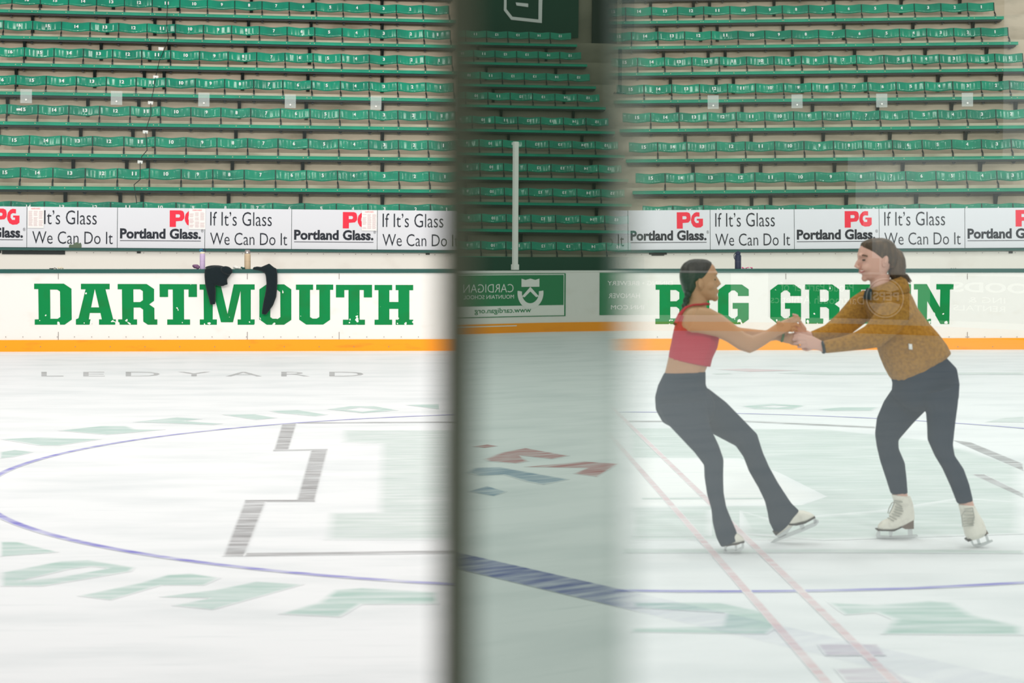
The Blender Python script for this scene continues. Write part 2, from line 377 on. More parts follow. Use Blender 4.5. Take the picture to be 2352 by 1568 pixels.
# ------------------------------------------------------------------ mirror plane of the pane beside the camera
BETA = math.radians(-19.5)
NRM = CV((math.cos(BETA), -math.sin(BETA), 0)); NRM = Vector((NRM.x, NRM.y, -.0031)).normalized()
P0 = C(1040, YH, .75)
TDIR = CV((-math.sin(BETA), -math.cos(BETA), 0))   # along the pane, towards and past the camera
def reflect(p): return p-NRM*(2*(p-P0).dot(NRM))
def VC(x, y, d): return reflect(C(x, y, d))        # where the thing stands that the glass shows at x, y, path length d
def VICE(x, y, z=.003):
    o = Vector((0, 0, CAMH)); d = C(x, y, 1)-o
    t = (P0-o).dot(NRM)/d.dot(NRM); p = o+d*t; r = d-NRM*(2*d.dot(NRM))
    k = (z-p.z)/r.z
    return p+r*k
def Z6(pts): return [(980+x/1.94, 760+y/1.94) for x, y in pts]
pa, pb = VICE(1090, 1295), VICE(1440, 1376)
dl = (pb-pa).normalized()
gstrip('painted_blue_line', pa-dl*3.5, pb+dl*5, .30, 'p_line')
def vice_part(lp, m):
    return obj('painted_emblem', feather(poly_fill([lp], lambda x, y: VICE(x, y, .0012)), .06), M[m], floor)
for q in ([(250, 570), (330, 540), (440, 520), (640, 555), (560, 570), (420, 555), (460, 580), (400, 590), (270, 580)], [(430, 605), (700, 580), (860, 590), (760, 650), (650, 635), (710, 610)], [(200, 515), (270, 505), (320, 512), (260, 520)]):
    vice_part(Z6(q), 'p_logo_red')
for q in ([(170, 630), (210, 608), (330, 605), (640, 660), (520, 685), (440, 670), (340, 640), (230, 645)], [(180, 715), (270, 690), (360, 715), (300, 735)]):
    vice_part(Z6(q), 'p_logo_blue')

# ------------------------------------------------------------------ rink boards
XC, RC = -20.3, 6.0                              # where the corner bend begins, and its radius
def path(s, off=0.0):                            # s metres past the start of the corner, off metres towards the ice
    if s <= 0: return Vector((XC-s, DB-off, 0))
    th = s/RC
    if th < math.pi/2: return Vector((XC-(RC-off)*math.sin(th), DB-RC+(RC-off)*math.cos(th), 0))
    return Vector((XC-RC+off, DB-RC-(s-RC*math.pi/2), 0))
S_ALL = [-42, -32, -22, -14, -8, -5, -3, -1.5]+[i*.25 for i in range(0, 42)]+[11, 13, 16, 20]
def board_ribbon(z0, z1, off, thick, ss=S_ALL):
    bm = bmesh.new(); rows = []
    for s in ss:
        f, k = path(s, off), path(s, off-thick)
        rows.append([bm.verts.new((f.x, f.y, z0)), bm.verts.new((f.x, f.y, z1)), bm.verts.new((k.x, k.y, z1)), bm.verts.new((k.x, k.y, z0))])
    for a, b in zip(rows, rows[1:]):
        for i in range(4): bm.faces.new((a[i], a[(i+1) % 4], b[(i+1) % 4], b[i]))
    bm.faces.new(rows[0]); bm.faces.new(rows[-1][::-1])
    return bm
boards = struct(obj('wall_rink_boards', board_ribbon(0, 1.10, 0, .12), M['board']))
obj('kick_strip', board_ribbon(.0, .168, .012, .012), M['orange'], boards)
obj('upper_strip', board_ribbon(1.10, 1.14, 0, .12, [s for s in S_ALL if s <= -3]), M['board'], boards)
obj('white_stripe', board_ribbon(.118, .135, .014, .012, [-8, -5, -3, -1.5, -.05]), M['ad_white'], boards)
obj('capping', board_ribbon(1.10, 1.125, .01, .13, [s for s in S_ALL if s >= -8]), M['ad_white'], boards)
struct(obj('trim_shelf', bm_box(-15, 24, DB-.02, DB+.30, 1.135, 1.19), M['cap']))
def seam(x, y0, y1):
    bm = bmesh.new(); p, q = BRD(x, y0, .003), BRD(x, y1, .003)
    box(bm, p.x-.004, p.x+.004, p.y-.002, p.y, q.z, p.z); obj('seam', bm, M['lid'], boards)
for x in (134, 568, 779, 1805, 2222): seam(x, 628, 641); seam(x, 762, 804)
def screw_row(y, xs):
    for x in xs:
        bm = bmesh.new(); p = BRD(x, y, .014); box(bm, p.x-.006, p.x+.006, p.y-.002, p.y, p.z-.006, p.z+.006); obj('screw', bm, M['lid'], boards)
screw_row(773.5, [13+39.5*i for i in range(25)]+[1510, 1560, 2180, 2219, 2225, 2262, 2299, 2336]); screw_row(796, [13+80*i for i in range(12)]+[2200, 2280])

def zl(ox, oy, sc): return lambda p: (ox+p[0]/sc, oy+p[1]/sc)
A_, B_, C_ = zl(60, 640, 7.35), zl(360, 600, 7.35), zl(660, 640, 7.35)
R_, N_ = zl(1480, 560, 5.226), zl(2080, 620, 8.647)
def letter(name, loops, cv):
    obj(name, poly_fill([[cv(p) for p in l] for l in loops], lambda x, y: BRD(x, y, .003)), M['letter'], boards)
Rl = [[(1545, 88), (2035, 88), (2160, 173), (2160, 372), (2078, 432), (2165, 495), (2167, 685), (2215, 685), (2215, 775), (2055, 775), (1977, 722), (1975, 520), (1925, 485), (1815, 485), (1815, 685), (1873, 685), (1873, 775), (1553, 775), (1553, 685), (1622, 685), (1617, 178), (1545, 178)],
      [(1810, 178), (1925, 178), (1970, 208), (1972, 360), (1925, 393), (1812, 393)]]
letter('letter_d', [[(135, 82), (637, 82), (765, 168), (770, 690), (650, 775), (145, 775), (145, 685), (212, 685), (205, 175), (135, 175)], [(405, 183), (525, 183), (572, 215), (577, 645), (532, 675), (410, 675)]], A_)
letter('letter_a', [[(925, 84), (1410, 84), (1410, 178), (1340, 178), (1470, 685), (1515, 685), (1515, 775), (1230, 775), (1230, 685), (1278, 685), (1255, 577), (1075, 577), (1058, 685), (1113, 685), (1113, 775), (840, 775), (840, 685), (885, 665), (1003, 178), (925, 178)], [(1160, 170), (1232, 483), (1097, 483)]], A_)
letter('letter_r', Rl, A_)
letter('letter_t', [[(47, 383), (678, 385), (680, 602), (537, 602), (537, 475), (460, 475), (462, 980), (563, 980), (563, 1070), (177, 1070), (177, 980), (273, 980), (270, 475), (192, 475), (192, 602), (50, 602)]], B_)
letter('letter_m', [[(723, 388), (1078, 388), (1195, 885), (1300, 388), (1653, 388), (1653, 478), (1588, 478), (1588, 980), (1653, 980), (1653, 1070), (1365, 1070), (1365, 980), (1420, 980), (1415, 500), (1287, 1028), (1085, 1028), (947, 500), (945, 980), (1015, 980), (1015, 1070), (727, 1070), (727, 980), (795, 980), (790, 478), (723, 478)]], B_)
letter('letter_o', [[(1855, 388), (2150, 388), (2272, 472), (2272, 988), (2150, 1070), (1858, 1070), (1732, 980), (1732, 472)], [(1970, 478), (2030, 478), (2085, 518), (2088, 940), (2050, 968), (1955, 968), (1918, 940), (1915, 518)]], B_)
letter('letter_u', [[(145, 98), (435, 98), (435, 187), (383, 187), (383, 645), (425, 672), (495, 672), (540, 645), (540, 187), (487, 187), (487, 98), (775, 98), (775, 187), (722, 187), (722, 692), (605, 773), (318, 773), (200, 690), (200, 187), (145, 187)]], C_)
letter('letter_t', [[(820, 102), (1430, 102), (1430, 315), (1290, 315), (1290, 190), (1220, 190), (1220, 690), (1310, 690), (1310, 777), (938, 777), (938, 690), (1032, 690), (1032, 190), (962, 190), (962, 315), (820, 315)]], C_)
letter('letter_h', [[(1472, 104), (1770, 104), (1770, 192), (1722, 192), (1722, 392), (1875, 392), (1875, 192), (1828, 192), (1828, 104), (2125, 104), (2125, 194), (2060, 194), (2060, 690), (2125, 690), (2125, 777), (1828, 777), (1828, 690), (1873, 690), (1873, 508), (1722, 508), (1722, 690), (1770, 690), (1770, 777), (1472, 777), (1472, 690), (1537, 690), (1537, 192), (1472, 192)]], C_)
letter('letter_b', [[(135, 488), (450, 488), (540, 550), (540, 680), (490, 722), (540, 765), (540, 890), (450, 962), (132, 962), (132, 897), (182, 897), (182, 550), (135, 550)], [(312, 553), (380, 553), (420, 580), (420, 660), (385, 688), (312, 688)], [(312, 755), (385, 755), (420, 782), (420, 860), (385, 893), (312, 895)]], R_)
letter('letter_i', [[(600, 488), (830, 488), (830, 550), (780, 550), (780, 897), (830, 897), (830, 962), (600, 962), (600, 897), (650, 897), (650, 550), (600, 550)]], R_)
Gl = [[(975, 487), (1170, 487), (1253, 545), (1253, 625), (1123, 625), (1123, 590), (1085, 558), (1050, 558), (1010, 590), (1010, 860), (1050, 893), (1085, 893), (1120, 862), (1120, 778), (1060, 778), (1060, 708), (1253, 708), (1253, 905), (1170, 963), (975, 963), (883, 890), (883, 555)]]
letter('letter_g', Gl, R_)
letter('letter_g', [[(x+628, y) for x, y in Gl[0]]], R_)
letter('letter_r', Rl, lambda p: (1849.3+(p[0]-1545)/7.35*.935, 653+(p[1]-88)/7.35*.963))
El = [(0, 0), (72, 0), (72, 25), (56, 25), (56, 12), (37, 12), (37, 38), (50, 38), (50, 52), (37, 52), (37, 78), (56, 78), (56, 64), (72, 64), (72, 90), (0, 90), (0, 78), (11, 78), (11, 12), (0, 12)]
letter('letter_e', [[(1941+x, 653+y) for x, y in El]], lambda p: p)
letter('letter_e', [[(2020.5+x, 652.5+y) for x, y in El]], lambda p: p)
letter('letter_n', [[(165, 278), (422, 278), (682, 740), (690, 385), (610, 385), (612, 278), (955, 278), (950, 385), (882, 385), (868, 1072), (692, 1072), (430, 615), (425, 967), (505, 967), (503, 1072), (160, 1072), (160, 967), (236, 967), (245, 385), (165, 385)]], N_)

# advertisements on the bend of the boards (seen in the glass)
def PS(s, z, off): p = path(s, off); return Vector((p.x, p.y, z))
def ad_rect(name, s0, s1, z0, z1, m, off, parent):
    bm = bmesh.new(); n = max(2, int((s1-s0)/.15)+1)
    rows = [(bm.verts.new(PS(s0+(s1-s0)*i/n, z0, off)), bm.verts.new(PS(s0+(s1-s0)*i/n, z1, off))) for i in range(n+1)]
    for a, b in zip(rows, rows[1:]): bm.faces.new((a[0], b[0], b[1], a[1]))
    return obj(name, bm, M[m], parent)
def ad_text(s, s0, s1, z0, z1, m, off, parent, bold=0.0):   # s0 is where the text begins for a reader facing it
    return obj('lettering', text_on(s, lambda u, v: PS(s0+(s1-s0)*u, z0+(z1-z0)*v, off), bold), M[m], parent)
def ad_poly(name, loops, m, off, parent):
    return obj(name, poly_fill(loops, lambda s, z: PS(s, z, off)), M[m], parent)
def disc(cx, cz, r, a0=0, a1=360, n=36): return [(cx+r*math.cos(math.radians(a0+(a1-a0)*i/n)), cz+r*math.sin(math.radians(a0+(a1-a0)*i/n))) for i in range(n if a1-a0 == 360 else n+1)]
# reader faces the boards from the ice: growing s runs to the reader's left
ad1 = ad_rect('advert_panel', -1.50, 1.02, .285, 1.075, 'ad_green', .008, boards)
ad_rect('border', -1.46, .99, .30, 1.06, 'ad_white', .010, ad1); ad_rect('green_field', -1.44, .975, .49, 1.045, 'ad_green', .012, ad1); ad_rect('white_field', -1.44, .95, .315, .48, 'ad_white', .012, ad1)
ad_text('CARDIGAN', -.13, -1.25, .735, .885, 'ad_white', .015, ad1, -.01); ad_text('MOUNTAIN SCHOOL', -.12, -1.25, .62, .69, 'ad_white', .015, ad1); ad_text('www.cardigan.org', .27, -1.0, .335, .455, 'ad_green', .015, ad1, .01)
cs = .25
ad_poly('crest', [[(cs+.20, .98), (cs+.11, .955), (cs, .98), (cs-.11, .955), (cs-.20, .98), (cs-.20, .83), (cs+.20, .83)]], 'ad_white', .015, ad1)
ad_poly('chevron', [[(cs, .83), (cs+.19, .655), (cs+.13, .64), (cs, .745), (cs-.13, .64), (cs-.19, .655)]], 'ad_white', .015, ad1)
ad_poly('scroll', [disc(cs, .72, .29, 172, 368, 24)+disc(cs, .72, .19, 368, 172, 24)], 'ad_white', .016, ad1)
ad2 = ad_rect('advert_panel', 1.72, 4.25, .295, 1.085, 'ad_green', .008, boards)
ad_text('DINING \u2022 BREWERY', 3.15, 1.88, .85, .93, 'ad_white', .012, ad2); ad_text('HANOVER', 2.52, 1.90, .61, .70, 'ad_white', .012, ad2); ad_text('INN.COM', 2.6, 1.95, .40, .48, 'ad_white', .012, ad2)
ad3 = ad_rect('advert_panel', 4.95, 7.62, .27, 1.085, 'ad_dark', .008, boards)
ad_text('Proud Partner of', 6.55, 5.18, .76, .93, 'ad_white', .012, ad3); ad_text('Dartmouth Athletics', 6.75, 5.0, .53, .68, 'ad_white', .012, ad3)
pc, pz, pr = 7.15, .66, .37
ad_poly('emblem_ring', [disc(pc, pz, pr), disc(pc, pz, pr-.03)], 'ad_white', .012, ad3)
ad_poly('emblem_field', [[(pc+(pr-.05)*math.cos(math.radians(t)), pz+(pr-.05)*math.sin(math.radians(t))) for t in range(30, 151, 8)]+[(pc-.15, pz+.13), (pc-.05, pz+.15), (pc+.1, pz+.11)]], 'ad_white', .012, ad3)
ad_poly('emblem_field', [[(pc+(pr-.05)*math.cos(math.radians(t)), pz+(pr-.05)*math.sin(math.radians(t))) for t in range(196, 345, 8)]+[(pc+.1, pz-.07), (pc-.1, pz-.10)]], 'ad_white', .012, ad3)
ad_text('PEPSI', pc+.27, pc-.29, pz-.05, pz+.11, 'ad_white', .013, ad3, .03)
ad4 = ad_rect('advert_panel', 8.03, 10.6, .28, 1.09, 'ad_dark', .008, boards)
ad_text('OODS', 10.1, 8.45, .80, .98, 'ad_white', .012, ad4, .03); ad_text('ING &', 9.6, 8.8, .62, .72, 'ad_white', .012, ad4); ad_text('RENTALS', 9.6, 8.5, .47, .57, 'ad_white', .012, ad4)

# ------------------------------------------------------------------ seating
PITCH, TREAD, RISE = .498, .768, .547
SW = PITCH-.006
def frame(org, ex):
    ex = ex.normalized(); ez = Vector((0, 0, 1)); ey = ez.cross(ex).normalized(); ez = ex.cross(ey)
    return Matrix(((ex.x, ey.x, ez.x, org.x), (ex.y, ey.y, ez.y, org.y), (ex.z, ey.z, ez.z, org.z), (0, 0, 0, 1)))
def seat_surface(u):                            # u across -1..1: shallow dish with ripples; returns (depth, rise)
    return .022*(1-u*u)+.0022*math.cos(3.0*math.pi*u+.6), .009*math.cos(math.pi*(u+1))
TILT = math.tan(math.radians(13))
def seat_mesh():
    bm = bmesh.new(); nu, nv = 28, 5; g = {}
    for side in (0, 1):
        for i in range(nu+1):
            u = -1+2*i/nu; dy, dz = seat_surface(u)
            for j in range(nv+1):
                v = j/nv; z = -.082+.164*v
                y = dy+z*TILT-.0008*math.sin(math.pi*v)+(.012 if side else 0)
                g[side, i, j] = bm.verts.new((u*SW/2, y, z+dz))
    for side in (0, 1):
        for i in range(nu):
            for j in range(nv):
                q = (g[side, i, j], g[side, i+1, j], g[side, i+1, j+1], g[side, i, j+1]); bm.faces.new(q if side == 0 else q[::-1])
    for i in range(nu):
        bm.faces.new((g[0, i, 0], g[1, i, 0], g[1, i+1, 0], g[0, i+1, 0])); bm.faces.new((g[0, i, nv], g[0, i+1, nv], g[1, i+1, nv], g[1, i, nv]))
    for j in range(nv):
        bm.faces.new((g[0, 0, j], g[0, 0, j+1], g[1, 0, j+1], g[1, 0, j])); bm.faces.new((g[0, nu, j], g[1, nu, j], g[1, nu, j+1], g[0, nu, j+1]))
    bmesh.ops.recalc_face_normals(bm, faces=bm.faces[:])
    me = bpy.data.meshes.new('stadium_seat'); bm.to_mesh(me); bm.free(); me.polygons.foreach_set('use_smooth', [True]*len(me.polygons)); me.materials.append(M['seat']); return me
SEAT_ME = seat_mesh()
def post_mesh():
    bm = bmesh.new(); x = PITCH/2
    rows = []
    for z, w, y in ((.085, .005, .010), (-.085, .006, -.022), (-.112, .014, -.045), (-.150, .013, -.116), (-.212, .013, -.118)):
        rows.append([bm.verts.new(p) for p in ((x-w, y-.01, z), (x+w, y-.01, z), (x+w, y+.01, z), (x-w, y+.01, z))])
    for a, b in zip(rows, rows[1:]):
        for q in range(4): bm.faces.new((a[q], a[(q+1) % 4], b[(q+1) % 4], b[q]))
    bm.faces.new(rows[0]); bm.faces.new(rows[-1][::-1])
    bmesh.ops.recalc_face_normals(bm, faces=bm.faces[:])
    me = bpy.data.meshes.new('post'); bm.to_mesh(me); bm.free(); me.materials.append(M['black']); return me
POST_ME = post_mesh()
NUM_ME = {}
def num_mesh(n):
    if n not in NUM_ME:
        s = str(n); w = .017 if s == '1' else .036*len(s)
        bm = text_on(s, lambda u, v: Vector((.012+(u-.5)*w, .004+(-.022+.058*v)*TILT, -.022+.058*v)), .03)
        bmesh.ops.recalc_face_normals(bm, faces=bm.faces[:])
        for f in bm.faces:
            if f.normal.y > 0: f.normal_flip()
        me = bpy.data.meshes.new('number'); bm.to_mesh(me); bm.free(); me.materials.append(M['number']); NUM_ME[n] = me
    return NUM_ME[n]
ORD = {-1: 'lowest row', 0: 'second row up', 1: 'third row up', 2: 'fourth row up', 3: 'fifth row up', 4: 'sixth row up', 5: 'seventh row up', 6: 'eighth row up', 7: 'top row'}
def seat(F, u, n, label, group, numbered=True):
    o = link('stadium_seat', SEAT_ME); o.matrix_basis = F @ Matrix.Translation((u, 0, 0)) @ Matrix.Rotation(random.gauss(0, .022), 4, 'X') @ Matrix.Rotation(random.gauss(0, .012), 4, 'Z')
    tag(o, label, 'seat', group)
    if numbered: link('number', num_mesh(n), None, o)
    link('post', POST_ME, None, o)
    return o
BRK_ME = None
def bracket_mesh():
    bm = bmesh.new()
    box(bm, -.03, .03, -.115, -.098, -.60, -.275)
    prism(bm, [(-.022, -.27, -.27), (-.022, -.17, -.27), (-.022, -.10, -.50), (-.022, -.10, -.60)], (.044, 0, 0))
    box(bm, -.006, .006, -.122, -.112, -.545, -.533)
    bmesh.ops.recalc_face_normals(bm, faces=bm.faces[:])
    me = bpy.data.meshes.new('bracket'); bm.to_mesh(me); bm.free(); me.materials.append(M['black']); return me
BRK_ME = bracket_mesh()
bm = bmesh.new(); prism(bm, [(-.035, -.2, -.30), (.035, -.2, -.30), (.010, -.2, -.335), (-.006, -.2, -.335)], (0, .05, 0))
bmesh.ops.recalc_face_normals(bm, faces=bm.faces[:]); FOOT_ME = bpy.data.meshes.new('foot'); bm.to_mesh(FOOT_ME); bm.free(); FOOT_ME.materials.append(M['black'])
bm = bmesh.new(); bmesh.ops.create_uvsphere(bm, u_segments=8, v_segments=5, radius=.0085)
BOLT_ME = bpy.data.meshes.new('bolt'); bm.to_mesh(BOLT_ME); bm.free(); BOLT_ME.materials.append(M['bolt'])
def bench(F, u0, u1, brackets, bolts, label, group, feet=()):
    r = empty('bench', F); tag(r, label, 'bench', group)
    bm = bmesh.new()
    prof = [(-.30, -.212), (-.30, -.222), (-.295, -.226), (-.295, -.254), (-.30, -.258), (-.30, -.268), (-.02, -.268), (-.02, -.212)]
    prism(bm, [(u0, y, z) for y, z in prof], (u1-u0, 0, 0)); obj('plank', bm, M['plank'], r)
    obj('rail', bm_box(u0+.02, u1-.04, -.27, -.05, -.302, -.268), M['black'], r)
    for u in brackets: link('bracket', BRK_ME, None, r).location = (u, 0, 0)
    for u in feet: link('foot', FOOT_ME, None, r).location = (u, 0, 0)
    for u in bolts: link('bolt', BOLT_ME, None, r).location = (u, -.297, -.238)
    return r
def tiers(name, org0, ex, step, k0, k1, u0, u1, m='concrete'):   # stepped concrete: riser below each bench, tread behind it
    bm = bmesh.new()
    for k in range(k0, k1+1):
        F = frame(org0+step*k, ex)
        box(bm, u0, u1, -.095, 2.2, -.70, -.155, F)
    return struct(obj(name, bm, M[m]))

def in_frame(p):                                # the photo shows nothing of seats wholly beyond its sides
    x = p.x*CP-p.y*SP; y = p.x*SP+p.y*CP
    return -40 < 1176+FPX*x/y < 2392
COLAZ = math.tan(math.radians(-4.0))
STEP = CV((TREAD*COLAZ, TREAD, RISE)); STEPR = CV((TREAD*COLAZ-.011, TREAD, RISE+.0095))
GRP_L, GRP_R, GRP_C = 'numbered green seats over the first word', 'numbered green seats over the second word', 'green seats mirrored in the dark upright'
# block over DARTMOUTH: reference is seat 3 of the second row
orgL = C(881, 405, 30.75); exL = CV((1, .17, -.004)).normalized()
brkL = [13.1, 11.4, 10.72, 8.0, 5.7, 3.06, 15.75]
for k in range(-1, 8):
    F = frame(orgL+STEP*k, exL)
    for n in range(1, 18):
        u = (3-n)*PITCH
        if k == 7 or not in_frame(orgL+STEP*k+exL*u): continue
        st = seat(F, u, n, f"green seat back numbered {n}, {ORD[k]}, block over the DARTMOUTH boards", GRP_L)
        if (n, k) == (15, 2): obj('sticker', bm_box(-.10, -.03, -.002, .002, -.012, .022), M['paper'], st).location = (0, .006, 0)
    if k >= 0: bench(F, (3-17.6)*PITCH, (3-.3)*PITCH, [(3-b)*PITCH for b in brkL], [(3-n+.45)*PITCH for n in range(1, 18)]+[(3-b)*PITCH for b in brkL],
          f"long green bench plank, {ORD[k]}, block over the DARTMOUTH boards", 'bench planks over the first word', [(3-n+.5)*PITCH for n in range(1, 18)])
tiers('floor_tiers_left', orgL, exL, STEP, -1, 9, -10.5, 3.6)
cp = [(385, 2), (383, 60), (387, 88), (378, 112), (366, 140), (357, 178), (353, 205), (346, 236), (347, 262), (340, 282), (335, 303), (338, 345), (325, 360), (322, 374), (322, 412), (308, 424), (314, 466)]
cb = empty('cable', C(345, 240, 31.5)); tag(cb, 'thin black cable with small white tags dangling down the stand beside seats 11', 'cable')
bm = bmesh.new(); tube_pts(bm, [C(x, y, 29.8+(402-y)*.01195) for x, y in cp], [.007]*len(cp), 6); obj('cord', bm, M['black'], cb, world=True)
for x, y in ((370, 112), (358, 177), (346, 236), (334, 303), (322, 372)):
    d = 29.78+(402-y)*.01195; bm = bmesh.new(); prism(bm, [C(x-6, y-4, d), C(x+6, y-3, d), C(x+5, y+4, d), C(x-6, y+3, d)], CV((0, .004, 0))); obj('white_tag', bm, M['paper'], cb, world=True)
# block over BIG GREEN: reference is seat 8 of the second row
orgR = C(1976, 406, 31.5); exR = CV((1, -.06, .0062)).normalized()
brkR = [13.3, 11.63, 11.0, 8.5, 6.2, 3.6, 1.35]
for k in range(-1, 8):
    F = frame(orgR+STEPR*k, exR)
    for n in range(1, 16):
        if k == 7 or not in_frame(orgR+STEPR*k+exR*((8-n)*PITCH)): continue
        seat(F, (8-n)*PITCH, n, f"green seat back numbered {n}, {ORD[k]}, block over the BIG GREEN boards", GRP_R)
    if k >= 0: bench(F, (8-15.6)*PITCH, (8-.25)*PITCH, [(8-b)*PITCH for b in brkR], [(8-n+.45)*PITCH for n in range(1, 16)]+[(8-b)*PITCH for b in brkR],
          f"long green bench plank, {ORD[k]}, block over the BIG GREEN boards", 'bench planks over the second word', [(8-n+.5)*PITCH for n in range(1, 16)])
tiers('floor_tiers_right', orgR, exR, STEPR, -1, 9, -4.6, 7.5)
struct(obj('wall_back', bm_box(-17, 34, 41.5, 42, 4, 15), M['concrete_dimmed']))
# block at the bend, seen only in the glass
CE = {-1: (1450, 568), 0: (1445, 505.7), 1: (1435, 445), 2: (1428, 389), 3: (1420, 335), 4: (1398, 281), 5: (1377, 226), 6: (1355, 179), 7: (1335, 129), 8: (1312, 84)}
RORD = ['lowest', 'next to lowest', 'second', 'third', 'fourth', 'fifth', 'sixth', 'seventh', 'eighth', 'topmost']
for k in range(-1, 9):
    xe, ye = CE[k]; d = 38.2+TREAD*k
    pR = C(xe, ye, d); vL = CV((-1, -.10, .0125)).normalized()
    a = reflect(pR); b2 = reflect(pR+vL*4)
    ex = (b2-a).normalized(); F = frame(a, ex)
    for i in range(9 if k > 2 else 10):
        seat(F, (i+.5)*PITCH, 15-i, f"green seat numbered {15-i}, {RORD[k+1]} row of the block mirrored in the dark upright", GRP_C)
    bench(F, -.1, 9.6*PITCH, [.6, 2.2, 3.3, 4.4], [], f"green bench plank, {RORD[k+1]} row of the block mirrored in the dark upright", 'mirrored bench planks')
    bm = bmesh.new(); box(bm, -5.0, 6.0, -.095, 2.0, -.70 if k >= 0 else -3.0, -.155, F); struct(obj('floor_tier_bend', bm, M['concrete_dimmed']))
bm = bmesh.new(); prism(bm, [reflect(C(1000, 640, 35.2)), reflect(C(1480, 640, 36.7)), reflect(C(1480, 590, 36.7)), reflect(C(1000, 590, 35.2))], NRM*.05)
struct(obj('wall_bend_front', bm, M['banner']))
# wall behind that block: banner with an outlined letter, dark doorway, rails
pw = C(1210, 40, 46.0); vw = CV((-1, -.10, .0125)).normalized()
a = reflect(pw); ex = (reflect(pw+vw*4)-a).normalized(); FW = frame(a, ex)
bm = bmesh.new(); box(bm, -12, 12, .1, .4, -3.2, 6, FW); struct(obj('wall_bend', bm, M['concrete_dimmed']))
PXM = 46.0/4350
def wx(x): return (1210-x)*PXM
def wz(y): return (40-y)*PXM
ban = empty('banner', FW); tag(ban, 'dark green banner with a white outlined block letter, mirrored in the upright', 'banner')
obj('sheet', bm_box(wx(1330), wx(1050), .02, .05, wz(84), wz(-60)), M['banner'], ban)
def wpoly(loops, y): return poly_fill(loops, lambda x, z: Vector((wx(x), y, wz(z))))
obj('letter_outline', wpoly([[(1157, -40), (1157, 25), (1174, 46), (1245, 52), (1246, -36)], [(1163, -34), (1163, 22), (1177, 39), (1237, 44), (1237, -30)]], .012), M['number'], ban)
obj('letter_bar', wpoly([[(1184, 6), (1213, 8), (1213, 16), (1186, 13)]], .012), M['number'], ban)
door = struct(empty('door_1', FW)); obj('door_leaf', bm_box(wx(1420), wx(1362), .03, .095, wz(106), wz(-60)), M['door_dark'], door)
obj('door_leaf', bm_box(wx(1460), wx(1432), .03, .095, wz(100), wz(-60)), M['door_dark'], door)
rail = empty('handrail', VC(1424, 215, 41.5)); tag(rail, 'thin dark steel stair rail post beside the aisle, mirrored in the upright', 'handrail')
p0, p1 = VC(1424, 212, 41.5), VC(1424, 112, 41.5)
bm = bmesh.new(); box(bm, p0.x-.03, p0.x+.03, p0.y-.03, p0.y+.03, p0.z, p1.z); obj('pole', bm, M['black'], rail, world=True)
bm = bmesh.new(); box(bm, p0.x-.10, p0.x+.10, p0.y-.10, p0.y+.10, p0.z-.04, p0.z); obj('base_plate', bm, M['black'], rail, world=True)
ps = path(-.05, 0)
stn = empty('glass_stanchion', (ps.x, ps.y+.05, 1.19)); tag(stn, 'white upright post at the end of the rink glass, mirrored in the dark upright', 'stanchion')
obj('upright', bm_box(-.045, .045, -.03, .03, 0, 2.28), M['pole'], stn); obj('foot', bm_box(-.06, .06, -.04, .04, -.05, .05), M['pole'], stn)

